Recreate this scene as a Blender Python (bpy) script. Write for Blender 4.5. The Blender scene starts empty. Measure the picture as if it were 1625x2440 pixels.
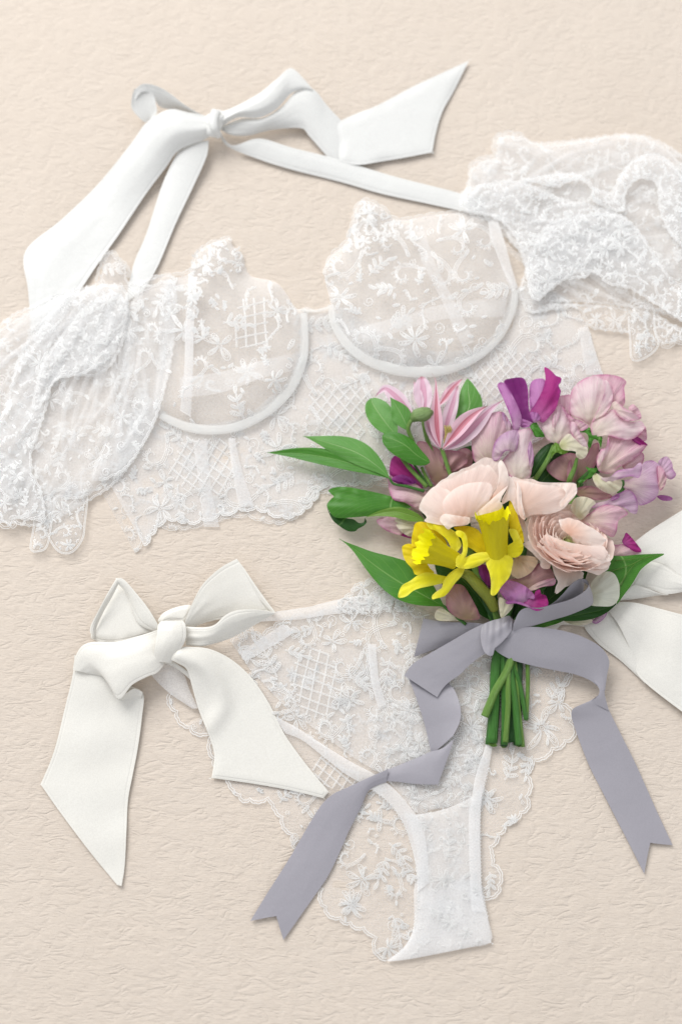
import bpy, math, random
import numpy as np
from mathutils import Vector, Matrix
from mathutils.geometry import delaunay_2d_cdt

rng = random.Random(7)
nr = np.random.RandomState(11)
scn = bpy.context.scene
COL = scn.collection

# ------------------------------------------------------------------ camera
CD, TILT, WID = 1.15, math.radians(18), 0.60       # distance, tilt from vertical, width of view (m)
IMW, IMH = 1625.0, 2440.0
cam_d = bpy.data.cameras.new('camera')
cam = bpy.data.objects.new('camera', cam_d)
COL.objects.link(cam)
cam_d.sensor_fit = 'HORIZONTAL'
cam_d.sensor_width = 36
cam_d.lens = 36 / (WID / CD)
cam_d.clip_start, cam_d.clip_end = 0.01, 50
cam.location = (0, -CD * math.sin(TILT), CD * math.cos(TILT))
cam.rotation_euler = (TILT, 0, 0)
cam_d.dof.use_dof = True
cam_d.dof.focus_distance = 1.10
cam_d.dof.aperture_fstop = 4.0
scn.camera = cam

# ------------------------------------------------------------------ light
w = bpy.data.worlds.new("World")
scn.world = w
w.use_nodes = True
bg = w.node_tree.nodes['Background']
bg.inputs[0].default_value = (0.95, 0.965, 1.0, 1)
bg.inputs[1].default_value = 0.70

def area(name, loc, aim, size, energy, col):
    d = bpy.data.lights.new(name, 'AREA')
    d.shape = 'RECTANGLE'
    d.size, d.size_y = size
    d.energy = energy
    d.color = col
    o = bpy.data.objects.new(name, d)
    COL.objects.link(o)
    o.location = loc
    o.rotation_euler = (Vector(aim) - Vector(loc)).to_track_quat('-Z', 'Y').to_euler()
    return o
area('window_light', (-1.9, 3.0, 2.9), (0, 0, 0), (3.0, 2.6), 198, (1.0, 0.992, 0.975))
scn.view_settings.view_transform = 'Standard'
scn.view_settings.look = 'None'
scn.view_settings.exposure = 0
scn.cycles.transparent_max_bounces = 48
scn.cycles.max_bounces = 8

# ------------------------------------------------------------------ picture plane -> world
PXM = WID / IMW                                     # metres for one unit on the cloth (x right, y down, z up)
W2 = WID / CD
H2 = W2 * 1024 / 681
def P(x, y, z):
    x, y, z = (np.asarray(a, float) for a in (x, y, z))
    u = x / IMW - .5
    v = .5 - y / IMH
    dx = u * W2
    dy = v * H2 * math.cos(TILT) + math.sin(TILT)
    dz = v * H2 * math.sin(TILT) - math.cos(TILT)
    s = (z * PXM - cam.location.z) / dz
    return np.stack([cam.location.x + dx * s, cam.location.y + dy * s, z * PXM + 0 * s], -1)

VIEWS = {0: (0, 0, 1.03635), 1: (0, 100, .52296), 2: (805, 100, .52296), 3: (0, 560, .52296), 4: (700, 460, .58992),
         5: (600, 850, .31888), 6: (1100, 850, .33482), 7: (50, 1300, .5102), 8: (550, 1350, .68559),
         'A': (850, 860, .22321), 'B': (920, 1080, .34439), 'C': (1240, 860, .24235), 'D': (900, 1340, .38265), 'E': (1250, 1180, .23916), 'F': (0, 600, .30996), 'G': (1100, 300, .33482), 's': (0, 0, 1)}
def V(view, pts):
    x0, y0, s = VIEWS[view]
    return np.array([(x0 + p[0] * s, y0 + p[1] * s) + tuple(p[2:]) for p in pts], float)

def cr(pts, n=6, closed=False):
    """Catmull-Rom through the points; a point given twice makes a corner."""
    p = np.asarray(pts, float)
    k = len(p)
    if closed:
        idx = [(i - 1) % k for i in range(k)], list(range(k)), [(i + 1) % k for i in range(k)], [(i + 2) % k for i in range(k)]
    else:
        r = range(k - 1)
        idx = [max(i - 1, 0) for i in r], list(r), [i + 1 for i in r], [min(i + 2, k - 1) for i in r]
    a, b, c, d = (p[i] for i in idx)
    t = (np.arange(n) / n)[None, :, None]
    a, b, c, d = (q[:, None, :] for q in (a, b, c, d))
    o = .5 * (2 * b + (c - a) * t + (2 * a - 5 * b + 4 * c - d) * t ** 2 + (3 * b - 3 * c + d - a) * t ** 3)
    o = o.reshape(-1, p.shape[1])
    if not closed:
        o = np.vstack([o, p[-1:]])
    keep = np.ones(len(o), bool)
    keep[1:] = np.linalg.norm(np.diff(o[:, :2], axis=0), axis=1) > .05
    if o.shape[1] > 2: keep[:] = True
    return o[keep]

def resample(p, n):
    p = np.asarray(p, float)
    d = np.r_[0, np.cumsum(np.linalg.norm(np.diff(p[:, :2], axis=0), axis=1))]
    q = np.linspace(0, d[-1], n)
    return np.stack([np.interp(q, d, p[:, i]) for i in range(p.shape[1])], -1)

class Noise:
    """smooth two-dimensional noise: a sum of sines"""
    def __init__(s, scale, seed=0, n=9, aniso=(1, 1)):
        r = np.random.RandomState(seed)
        a = r.uniform(0, 2 * math.pi, n)
        f = r.uniform(.5, 1.5, n) / scale * 2 * math.pi
        s.kx, s.ky, s.ph, s.n = np.cos(a) * f * aniso[0], np.sin(a) * f * aniso[1], r.uniform(0, 6.28, n), n
    def __call__(s, x, y):
        x, y = np.asarray(x, float), np.asarray(y, float)
        return sum(np.sin(x * s.kx[i] + y * s.ky[i] + s.ph[i]) for i in range(s.n)) / math.sqrt(s.n)

def inside(poly, x, y):
    px, py = poly[:, 0], poly[:, 1]
    qx, qy = np.roll(px, -1), np.roll(py, -1)
    x, y = np.asarray(x)[:, None], np.asarray(y)[:, None]
    c = ((py > y) != (qy > y)) & (x < (qx - px) * (y - py) / (qy - py + 1e-12) + px)
    return c.sum(1) % 2 == 1

def dist(poly, x, y):
    a = poly[:, :2]
    b = np.roll(a, -1, axis=0)
    x, y = np.asarray(x, float), np.asarray(y, float)
    out = np.empty(len(x))
    ab = b - a
    L = (ab ** 2).sum(1) + 1e-9
    for i in range(0, len(x), 4000):
        p = np.stack([x[i:i + 4000], y[i:i + 4000]], -1)[:, None, :]
        t = np.clip(((p - a) * ab).sum(-1) / L, 0, 1)
        out[i:i + 4000] = np.sqrt((((a + t[..., None] * ab) - p) ** 2).sum(-1).min(1))
    return out

# ------------------------------------------------------------------ objects
def link(name, me, mat, parent, thick=0, kind=None, label=None):
    o = bpy.data.objects.new(name, me)
    COL.objects.link(o)
    if mat: me.materials.append(mat)
    if parent is not None:
        o.parent = parent
        if parent.parent is None: o.matrix_parent_inverse = Matrix.Translation(-parent.location)
    if thick:
        m = o.modifiers.new('thickness', 'SOLIDIFY')
        m.thickness = thick * PXM
        m.offset = 0
        m.use_rim = False
    if kind: o['kind'] = kind
    if label: o['label'] = label
    return o

def make(name, co, faces, mat, parent, thick=0, uv=None, at=None, kind=None, label=None, smooth=True):
    """co: N x 3 world; faces: list or array of quads/triangles; uv: per vertex; at: dict of float attributes"""
    me = bpy.data.meshes.new(name)
    faces = np.asarray(faces)
    nv, nf, k = len(co), len(faces), faces.shape[1]
    me.vertices.add(nv)
    me.vertices.foreach_set('co', np.asarray(co, np.float32).ravel())
    me.loops.add(nf * k)
    me.loops.foreach_set('vertex_index', faces.astype(np.int32).ravel())
    me.polygons.add(nf)
    me.polygons.foreach_set('loop_start', np.arange(0, nf * k, k, dtype=np.int32))
    me.polygons.foreach_set('use_smooth', np.full(nf, smooth))
    me.update(calc_edges=True)
    if uv is not None:
        l = me.uv_layers.new(name='UVMap')
        l.data.foreach_set('uv', np.asarray(uv, np.float32)[faces.ravel()].ravel())
    for nme, v in (at or {}).items():
        a = me.attributes.new(nme, 'FLOAT', 'POINT')
        a.data.foreach_set('value', np.asarray(v, np.float32))
    me.validate()
    return link(name, me, mat, parent, thick, kind, label)

def thing(name, label, cat, at, group=None):
    o = bpy.data.objects.new(name, None)
    COL.objects.link(o)
    o.location = Vector(P(*at).tolist())
    o.empty_display_size = .01
    o['label'], o['category'] = label, cat
    if group: o['group'] = group
    return o

def quads(nu, nv, wrap=False):
    a = np.arange(nu * nv).reshape(nu, nv)
    if wrap: a = np.hstack([a, a[:, :1]])
    return np.stack([a[:-1, :-1], a[1:, :-1], a[1:, 1:], a[:-1, 1:]], -1).reshape(-1, 4)

def grid(name, X, Y, Z, mat, parent, thick=0, uv=None, wrap=False, **k):
    nu, nv = X.shape
    if uv is None:
        u, v = np.meshgrid(np.linspace(0, 1, nu), np.linspace(0, 1, nv), indexing='ij')
        uv = np.stack([u, v], -1).reshape(-1, 2)
    return make(name, P(X.ravel(), Y.ravel(), Z.ravel()), quads(nu, nv, wrap), mat, parent, thick, uv, **k)

def ribbon(name, view, A, B, mat, parent, bulge=0, n=8, m=14, thick=1.3, wr=0, seed=0, end=None, gather=0, **k):
    """a band between two edges; z in the third number; end(t) = where the band stops along its length (for cut ends)"""
    a, b = V(view, A), V(view, B)
    L = max(len(a), len(b))
    ns = n * (L - 1) + 1
    a, b = resample(cr(a, n), ns), resample(cr(b, n), ns)
    bulge = np.atleast_1d(bulge) * .7
    bu = np.interp(np.linspace(0, 1, ns), np.linspace(0, 1, np.size(bulge)), np.atleast_1d(bulge))
    s, t = np.meshgrid(np.linspace(0, 1, ns), np.linspace(0, 1, m + 1), indexing='ij')
    if end is not None:
        e = np.vectorize(end)(t)
        s = s * e
    i = s * (ns - 1)
    def at(c):
        f = [np.interp(i, np.arange(ns), c[:, q]) for q in range(3)]
        return f
    fa, fb = at(a), at(b)
    X, Y, Z = (fa[q] * (1 - t) + fb[q] * t for q in range(3))
    bb = np.interp(i, np.arange(ns), bu)
    Z = Z + bb * 4 * t * (1 - t)
    if wr:
        Z = Z + wr * .8 * Noise(150, seed)(X, Y)
    if wr:                                           # a few narrow creases running along the band
        cn = Noise(.33, seed + 50)
        Z = Z + wr * .55 * np.abs(cn(s * .35 + t * .6, t)) ** .6 * (4 * t * (1 - t))
    if gather:                                       # pleats running along the band, strongest at its start
        g = gather * np.exp(-s * 5)
        Z = Z + g * .8 * Noise(.42, seed + 70)(t, s * .25)
    w_ = np.linalg.norm(a[:, :2] - b[:, :2], axis=1).mean()
    ln = np.linalg.norm(np.diff((a + b)[:, :2] / 2, axis=0), axis=1).sum()
    uv = np.stack([s * ln / 100, t * w_ / 100], -1).reshape(-1, 2)
    e_ = np.minimum(t, 1 - t).ravel() * w_
    return grid(name, X, Y, Z, mat, parent, thick, uv, at={'edge': e_}, **k)

class Sheet:
    """a sheet cut to an outline, with a height everywhere"""
    def __init__(s, outline, z=10, tx=0, ty=0, bulge=0, bw=None, ruf=0, rs=30, seed=0, extra=None, pw=2.0, cap=False, rip=0):
        s.o = outline
        s.c = outline.mean(0)
        s.z, s.tx, s.ty, s.bulge, s.ruf, s.extra, s.pw = z, tx, ty, bulge, ruf, extra, pw
        s.nz = Noise(rs, seed)
        x0, y0 = outline.min(0)
        x1, y1 = outline.max(0)
        s.size = math.sqrt((x1 - x0) * (y1 - y0))
        g = max(2.0, s.size / 24)
        X, Y = np.meshgrid(np.arange(x0, x1, g), np.arange(y0, y1, g))
        X, Y = X.ravel(), Y.ravel()
        k = inside(outline, X, Y)
        d = dist(outline, X[k], Y[k]) if k.any() else np.array([1.])
        s.dmax = bw or max(d.max(), 1)
        s.cap, s.rip = cap, rip
        q = outline - s.c
        ev, em = np.linalg.eigh(np.cov(q.T))
        s.em = em
        s.ax = np.maximum(np.abs(q @ em).max(0), 1)
        s.nr_ = Noise(1.3, seed + 40)
        s.nf = Noise(12, seed + 90)
        s.nm = Noise(34, seed + 91)
    def h(s, x, y, d=None):
        if d is None: d = dist(s.o, x, y) if (s.bulge or s.ruf) else np.zeros(len(x))
        q = np.clip(d / s.dmax, 0, 1)
        z = s.z + s.tx * (x - s.c[0]) + s.ty * (y - s.c[1])
        if s.bulge and not s.cap: z = z + s.bulge * (1 - (1 - q) ** s.pw)
        if s.cap:
            e = (np.stack([x - s.c[0], y - s.c[1]], -1) @ s.em) / s.ax
            z = z + s.bulge * (1 - (e ** 2).sum(1)) 
            if s.rip:
                z = z + s.rip * (.32 * s.nf(x, y) * np.exp(-d / 4) + .2 * s.nm(x * .7, y * .7))
                bx, by = s.base
                r = np.hypot(x - bx, y - by)
                a = np.arctan2(y - by, x - bx) - math.atan2(s.c[1] - by, s.c[0] - bx)
                a = (a + math.pi) % (2 * math.pi) - math.pi
                z = z + s.rip * (1.5 * s.nr_(a * 2.6, r / 160) + .6 * s.nr_(a * 8 + 3, r / 110)) * np.clip(r / s.size, 0, 1) ** 1.3
        if s.ruf: z = z + s.ruf * s.nz(x, y) * (1 - q) ** 1.5
        if s.extra is not None: z = z + s.extra(x, y)
        return z
    def mesh(s, name, mat, parent, step=None, thick=0, base=None, **k):
        g = step or max(2.0, s.size / (24 if s.cap else 16))
        o = s.o
        x0, y0 = o.min(0)
        x1, y1 = o.max(0)
        X, Y = np.meshgrid(np.arange(x0 + g / 2, x1, g), np.arange(y0 + g / 2, y1, g * .87))
        X[::2] += g / 2
        X, Y = X.ravel(), Y.ravel()
        kk = inside(o, X, Y)
        X, Y = X[kk], Y[kk]
        if len(X):
            d = dist(o, X, Y)
            X, Y = X[d > g * .45], Y[d > g * .45]
        pts = [Vector(p) for p in o.tolist()] + [Vector(p) for p in zip(X.tolist(), Y.tolist())]
        n = len(o)
        vs, _, fs, _, _, _ = delaunay_2d_cdt(pts, [], [list(range(n))], 1, 1e-4)
        vs = np.array([tuple(v) for v in vs])
        fs = np.array([f for f in fs if len(f) == 3])
        # counter-clockwise from above
        x, y = vs[:, 0], vs[:, 1]
        d = dist(o, x, y)
        z = s.h(x, y, d)
        co = P(x, y, z)
        a, b, c = co[fs[:, 0]], co[fs[:, 1]], co[fs[:, 2]]
        if len(fs) and np.cross(b - a, c - a)[:, 2].sum() < 0: fs = fs[:, ::-1]
        bx, by = base if base is not None else s.c
        r = np.hypot(x - bx, y - by)
        ang = np.arctan2(y - by, x - bx)
        if base is not None:
            am = math.atan2(s.c[1] - by, s.c[0] - bx)
            ang = (ang - am + math.pi) % (2 * math.pi) - math.pi
        at = {'edge': d, 'along': r / r.max()}
        uv = np.stack([ang * 2.0, r / 100], -1)
        return make(name, co, fs, mat, parent, thick, uv, at=at, **k)

def patch(name, view, outline, mat, parent, z=10, base=None, thick=0, smooth=4, step=None, **k):
    mk = {q: k.pop(q) for q in ('label', 'kind') if q in k}
    o = cr(V(view, outline)[:, :2], smooth, True)
    cap = base is not None and 'extra' not in k
    if cap: k['rip'] = k.get('ruf', 2) * 1.0
    if cap: k['ruf'] = k.get('ruf', 2) * .5
    s = Sheet(o, z=z, cap=cap, **k)
    if base is not None: base = V(view, [base])[0]
    s.base = base if base is not None else s.c
    s.obj = s.mesh(name, mat, parent, step=step, thick=thick, base=base, **mk)
    return s

def tube(name, view, pts, r, mat, parent, sides=8, n=5, flat=1.0, tip=None, **k):
    c = V(view, pts)
    if c.shape[1] == 2: c = np.hstack([c, np.full((len(c), 1), 10.)])
    c = cr(c, n)
    N = len(c)
    rr = np.interp(np.linspace(0, 1, N), np.linspace(0, 1, np.size(r)), np.atleast_1d(r))
    t = np.gradient(c, axis=0)
    t /= np.linalg.norm(t, axis=1)[:, None] + 1e-9
    up = np.array([0, 0, 1.])
    sd = np.cross(t, up)
    sd /= np.linalg.norm(sd, axis=1)[:, None] + 1e-9
    nn = np.cross(sd, t)
    a = np.linspace(0, 2 * math.pi, sides, endpoint=False)
    R = c[:, None, :] + rr[:, None, None] * (np.cos(a)[None, :, None] * sd[:, None, :] + flat * np.sin(a)[None, :, None] * nn[:, None, :])
    # end caps: collapse an extra ring
    R = np.concatenate([np.repeat(c[:1, None, :], sides, 1), R, np.repeat(c[-1:, None, :], sides, 1)], 0)
    return grid(name, R[..., 0], R[..., 1], R[..., 2], mat, parent, wrap=True, **k)

def leaf(name, view, spine, wl, wr, mat, parent, fold=4, peak=.45, tipp=1.1, nu=34, nv=14, ruf=1.2, curl=0, thick=0, seed=0, **k):
    """spine tip -> base with z; wl/wr half widths in view units on either side; fold: how far the sides rise"""
    s0 = VIEWS[view][2]
    c = resample(cr(V(view, spine), 8), nu)
    t = np.gradient(c[:, :2], axis=0)
    t /= np.linalg.norm(t, axis=1)[:, None] + 1e-9
    nrm = np.stack([t[:, 1], -t[:, 0]], -1)
    s = np.linspace(0, 1, nu)
    e = math.log(.5) / math.log(peak)
    prof = np.sin(math.pi * np.clip(s, 0, 1) ** e) ** tipp
    prof = np.maximum(prof, .015)
    q = np.linspace(-1, 1, nv + 1)
    S, Q = np.meshgrid(s, q, indexing='ij')
    wd = np.where(Q < 0, wl, wr) * s0 * prof[:, None]
    nz = Noise(.35, seed)
    X = c[:, 0, None] + nrm[:, 0, None] * Q * wd
    Y = c[:, 1, None] + nrm[:, 1, None] * Q * wd
    Z = c[:, 2, None] + fold * np.abs(Q) ** 1.2 * prof[:, None] - curl * Q ** 2 * prof[:, None] + ruf * nz(S, Q * .5) * np.abs(Q) * prof[:, None]
    Z = Z - .5 * np.exp(-(Q / .08) ** 2)
    uv = np.stack([S, Q * .5 + .5], -1).reshape(-1, 2)
    return grid(name, X, Y, Z, mat, parent, thick, uv, **k)

# ------------------------------------------------------------------ threads (raised strips)
def strips(name, polys, width, mat, parent, h=.9, kind='stuff', **k):
    """polys: list of N x 3 (x, y, z) arrays; one mesh of low raised threads"""
    C, F, off = [], [], 0
    for p in polys:
        if len(p) < 2: continue
        t = np.gradient(p[:, :2], axis=0)
        t /= np.linalg.norm(t, axis=1)[:, None] + 1e-6
        nx, ny = t[:, 1], -t[:, 0]
        w_ = width / 2
        a = np.stack([p[:, 0] + nx * w_, p[:, 1] + ny * w_, p[:, 2]], -1)
        b = np.stack([p[:, 0], p[:, 1], p[:, 2] + h], -1)
        c = np.stack([p[:, 0] - nx * w_, p[:, 1] - ny * w_, p[:, 2]], -1)
        C.append(np.stack([a, b, c], 1).reshape(-1, 3))
        F.append(quads(len(p), 3) + off)
        off += 3 * len(p)
    if not C: return None
    C = np.vstack(C)
    return make(name, P(C[:, 0], C[:, 1], C[:, 2]), np.vstack(F), mat, parent, kind=kind, **k)

def tf(p, cx, cy, s, rot, flip=1):
    p = np.asarray(p, float) * s
    p = p * np.array([1, flip])
    c, q = math.cos(rot), math.sin(rot)
    return np.stack([cx + p[:, 0] * c - p[:, 1] * q, cy + p[:, 0] * q + p[:, 1] * c], -1)

def drop(L, Wd, n=14, a=.6):
    t = np.linspace(0, 2 * math.pi, n)
    return np.stack([L * (1 - np.cos(t)) / 2, Wd / 2 * np.sin(t) * np.abs(np.sin(t / 2)) ** a], -1)

def m_flower(cx, cy, r, rot, r_):
    o = []
    n = r_.choice([5, 6, 7])
    a = rot
    for i in range(n):
        a += 2 * math.pi / n * r_.uniform(.75, 1.25)
        L = r * r_.uniform(.6, 1.15)
        wd = r_.uniform(.42, .62) * 5 / n
        bend = r_.uniform(-.35, .35)
        for q in (1, .66, .3):
            d = drop(L * (.45 + .55 * q), L * wd * q, 16, .5)
            d[:, 1] += bend * d[:, 0] ** 2 / L
            d[:, 0] += r * .17
            o.append(tf(d, cx, cy, 1, a))
    for q in (.17, .08):
        t = np.linspace(0, 6.3, 10)
        o.append(np.stack([cx + r * q * np.cos(t), cy + r * q * np.sin(t)], -1))
    return o

def m_leaf(cx, cy, L, rot, r_):
    b = r_.uniform(-.3, .3)
    o = []
    for p in (drop(L, L * .42, 16, .3), drop(L * .78, L * .2, 12, .3) + [L * .08, 0]):
        p[:, 1] += b * p[:, 0] ** 2 / L
        o.append(tf(p, cx, cy, 1, rot))
    for q in (.35, .55, .75):
        for sg in (-1, 1):
            o.append(tf([[L * q, b * L * q * q], [L * (q + .1), b * L * q * q + sg * L * .15 * math.sin(math.pi * q)]], cx, cy, 1, rot))
    return o

def m_sprig(cx, cy, L, rot, r_):
    t = np.linspace(0, 1, 12)
    c = r_.uniform(-.9, .9)
    st = np.stack([t * L, c * L * t * t * .6], -1)
    o = [tf(st, cx, cy, 1, rot), tf(st + [0, 2.5], cx, cy, 1, rot)]
    for i, q in enumerate((.2, .5, .75, 1)):
        p = tf(st[[int(q * 11)]], cx, cy, 1, rot)[0]
        for sg in ((-1, 1) if q < 1 else (0,)):
            o += m_leaf(p[0], p[1], L * .4 * r_.uniform(.8, 1.2), rot + c * q + sg * .85, r_)
    return o

def m_curl(cx, cy, r, rot, r_):
    t = np.linspace(0, 9, 26)
    rad = r * (1 - t / 10.5)
    return [tf(np.stack([rad * np.cos(t), rad * np.sin(t)], -1), cx, cy, 1, rot, r_.choice([-1, 1]))]

def m_scroll(cx, cy, r, rot, r_):
    fl = r_.choice([-1, 1])
    o = []
    t = np.linspace(0, 5.2, 30)
    for q in (1, .84, .68):
        rad = r * np.exp(-.33 * t) * (q + (1 - q) * (t / 5.2))
        o.append(tf(np.stack([rad * np.cos(t), rad * np.sin(t)], -1), cx, cy, 1, rot, fl))
    for a in np.linspace(.0, 3.4, 8):
        rad = r * math.exp(-.33 * a)
        p = tf([[rad * math.cos(a), rad * math.sin(a)]], cx, cy, 1, rot, fl)[0]
        o.append(tf(drop(r * .34 * r_.uniform(.7, 1.2), r * .17, 8), p[0], p[1], 1, rot + fl * (a + .7)))
    tt = np.linspace(0, 1, 12)
    for q in (0, .14, .28):
        o.append(tf(np.stack([r * (1 - q) - tt ** 2 * r * .5, -tt * r * 1.5], -1), cx, cy, 1, rot, fl))
    o += m_leaf(*tf([[r * .4, -r * 1.4]], cx, cy, 1, rot, fl)[0], r * .7, rot + fl * -2.1, r_)
    return o

def m_vine(cx, cy, L, rot, r_):
    t = np.linspace(-1, 1, 26)
    y = L * .28 * np.sin(t * 3 + r_.uniform(0, 6))
    o = [tf(np.stack([t * L, y + k], -1), cx, cy, 1, rot) for k in (0, 2.6)]
    for i in range(2, 25, 3):
        p = tf([[t[i] * L, y[i]]], cx, cy, 1, rot)[0]
        o.append(tf(drop(L * .26, L * .13, 10), p[0], p[1], 1, rot + r_.choice([-1, 1]) * r_.uniform(.6, 1.6)))
    return o

def scatter(poly, sizes, n, seed, clear=.85, kinds='ffllsssvv', avoid=(), fill=True):
    """large motifs first, then sprigs and curls into the gaps"""
    r_ = random.Random(seed)
    placed, out = [], []
    x0, y0 = poly.min(0)
    x1, y1 = poly.max(0)
    def go(lo, hi, cnt, kinds, cl):
        nonlocal out
        got = 0
        for tries in range(cnt * 18):
            sz = r_.uniform(lo, hi)
            x, y = r_.uniform(x0, x1), r_.uniform(y0, y1)
            if any((x - a) ** 2 + (y - b) ** 2 < (cl * (sz + c)) ** 2 for a, b, c in placed): continue
            if not inside(poly, [x], [y])[0]: continue
            if any(inside(q, [x], [y])[0] for q in avoid): continue
            placed.append((x, y, sz))
            k = r_.choice(kinds)
            rot = r_.uniform(0, 6.28)
            if k == 'f': out += m_flower(x, y, sz, rot, r_)
            elif k == 'l': out += m_sprig(x - sz * .8 * math.cos(rot), y - sz * .8 * math.sin(rot), sz * 1.7, rot, r_)
            elif k == 's': out += m_scroll(x, y, sz * .9, rot, r_)
            elif k == 'v': out += m_vine(x, y, sz * 1.2, rot, r_)
            elif k == 'o': out += m_curl(x, y, sz, rot, r_)
            elif k == 'd': out += m_leaf(x, y, sz * 1.8, rot, r_)
            got += 1
            if got >= cnt: break
    go(sizes[0], sizes[1], n, kinds, clear)
    if fill:
        go(sizes[0] * .45, sizes[1] * .5, n, 'dolsv', clear)
        go(sizes[0] * .22, sizes[1] * .26, n, 'odd', clear)
    return out

def lattice(poly, ang, gap, seed=0):
    o = []
    c = poly.mean(0)
    R = np.abs(poly - c).max() * 1.6
    for da in (0, math.radians(82)):
        a = ang + da
        ux, uy = math.cos(a), math.sin(a)
        for i in np.arange(-R, R, gap):
            t = np.arange(-R, R, 5)
            for off in (-1.1, 1.1):
                wob = 1.0 * np.sin(t / 23 + i)
                x = c[0] + ux * t - uy * (i + off + wob)
                y = c[1] + uy * t + ux * (i + off + wob)
                o.append(np.stack([x, y], -1))
    return clip(o, poly)

def clip(polys, region, lo=0.0):
    out = []
    allp = np.vstack(polys)
    k = inside(region, allp[:, 0], allp[:, 1])
    i = 0
    for p in polys:
        m_ = k[i:i + len(p)]
        i += len(p)
        if m_.all():
            out.append(p)
            continue
        s = None
        for j in range(len(p) + 1):
            if j < len(p) and m_[j]:
                if s is None: s = j
            elif s is not None:
                if j - s >= 2: out.append(p[s:j])
                s = None
    return out

def outof(polys, region):
    out = []
    for p in polys:
        k = ~inside(region, p[:, 0], p[:, 1])
        if k.mean() > .8: out.append(p)
    return out

def onto(polys, hf, dz=.8, lim=10 ** 9):
    """give flat polylines the height of a sheet"""
    if not polys: return []
    a = np.vstack(polys)
    z = hf(a[:, 0], a[:, 1]) + dz
    out, i = [], 0
    for p in polys:
        out.append(np.hstack([p, z[i:i + len(p), None]]))
        i += len(p)
    return out

def scallops(path, wd=46, dp=11, side=1, seed=0):
    """turn a plain line into a scalloped one, lobes to the given side, some with three smaller lobes"""
    r_ = random.Random(seed)
    p = resample(cr(path, 8), 600)
    d = np.r_[0, np.cumsum(np.linalg.norm(np.diff(p, axis=0), axis=1))]
    t = np.gradient(p, axis=0)
    t /= np.linalg.norm(t, axis=1)[:, None] + 1e-9
    s, out = 0., []
    L = d[-1]
    while s < L - 2:
        w_ = min(wd * r_.uniform(.55, 1.25), L - s)
        if L - s - w_ < wd * .4: w_ = L - s
        n = 12
        for i in range(n):
            q = i / n
            b = dp * (w_ / wd) ** .5 * (abs(math.sin(math.pi * q)) ** .7 + .22 * abs(math.sin(3 * math.pi * q)))
            x = np.interp(s + q * w_, d, p[:, 0])
            y = np.interp(s + q * w_, d, p[:, 1])
            tx, ty = np.interp(s + q * w_, d, t[:, 0]), np.interp(s + q * w_, d, t[:, 1])
            out.append((x + side * ty * b, y - side * tx * b))
        s += w_
    out.append(tuple(p[-1]))
    return np.array(out)

def offset(p, d):
    t = np.gradient(p, axis=0)
    k = np.ones(5) / 5
    for i in (0, 1):
        q = np.pad(t[:, i], 2, mode='edge')
        t[:, i] = np.convolve(q, k, 'valid')
    t /= np.linalg.norm(t, axis=1)[:, None] + 1e-9
    return p + np.stack([t[:, 1], -t[:, 0]], -1) * d
# ------------------------------------------------------------------ materials
def lin(r, g, b):
    f = lambda c: ((c / 255 + .055) / 1.055) ** 2.4 if c > 10 else c / 255 / 12.92
    return (f(r), f(g), f(b), 1)

class M:
    def __init__(s, name):
        s.m = bpy.data.materials.new(name)
        s.m.use_nodes = True
        s.t = s.m.node_tree
        s.t.nodes.clear()
    def n(s, typ, **k):
        nd = s.t.nodes.new(typ)
        for a, b in k.items():
            if a.startswith('i_'):
                key = a[2:]
                nd.inputs[int(key) if key.isdigit() else key.replace('_', ' ')].default_value = b
            else: setattr(nd, a, b)
        return nd
    def l(s, a, b): s.t.links.new(a, b)
    def out(s, sock):
        o = s.n('ShaderNodeOutputMaterial')
        s.l(sock, o.inputs[0])
        return s.m
    def attr(s, name):
        return s.n('ShaderNodeAttribute', attribute_name=name).outputs['Fac']
    def math(s, op, a, b=None, clamp=False):
        m = s.n('ShaderNodeMath', operation=op, use_clamp=clamp)
        for i, v in enumerate((a, b)):
            if v is None: continue
            if isinstance(v, (int, float)): m.inputs[i].default_value = v
            else: s.l(v, m.inputs[i])
        return m.outputs[0]
    def mix(s, f, a, b):
        m = s.n('ShaderNodeMix', data_type='RGBA')
        for sock, v in ((m.inputs[0], f), (m.inputs[6], a), (m.inputs[7], b)):
            if isinstance(v, (int, float, tuple)): sock.default_value = v
            else: s.l(v, sock)
        return m.outputs[2]
    def noise(s, vec, scale, detail=3, rough=.5, dist=0):
        nd = s.n('ShaderNodeTexNoise', i_Scale=scale, i_Detail=detail, i_Roughness=rough, i_Distortion=dist)
        s.l(vec, nd.inputs['Vector'])
        return nd.outputs[0]
    def coords(s, kind='Object', scale=(1, 1, 1), rot=(0, 0, 0)):
        c = s.n('ShaderNodeTexCoord')
        mp = s.n('ShaderNodeMapping')
        mp.inputs['Scale'].default_value = scale
        mp.inputs['Rotation'].default_value = rot
        s.l(c.outputs[kind], mp.inputs[0])
        return mp.outputs[0]
    def bump(s, h, strength=.3, dist=.001, nrm=None):
        b = s.n('ShaderNodeBump', i_Strength=strength, i_Distance=dist)
        s.l(h, b.inputs['Height'])
        if nrm is not None: s.l(nrm, b.inputs['Normal'])
        return b.outputs[0]
    def ramp(s, f, stops):
        r = s.n('ShaderNodeValToRGB')
        e = r.color_ramp.elements
        while len(e) < len(stops): e.new(.5)
        for q, (p, c) in zip(e, stops):
            q.position = p
            q.color = c if isinstance(c, tuple) else (c, c, c, 1)
        s.l(f, r.inputs[0])
        return r.outputs[0]

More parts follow.
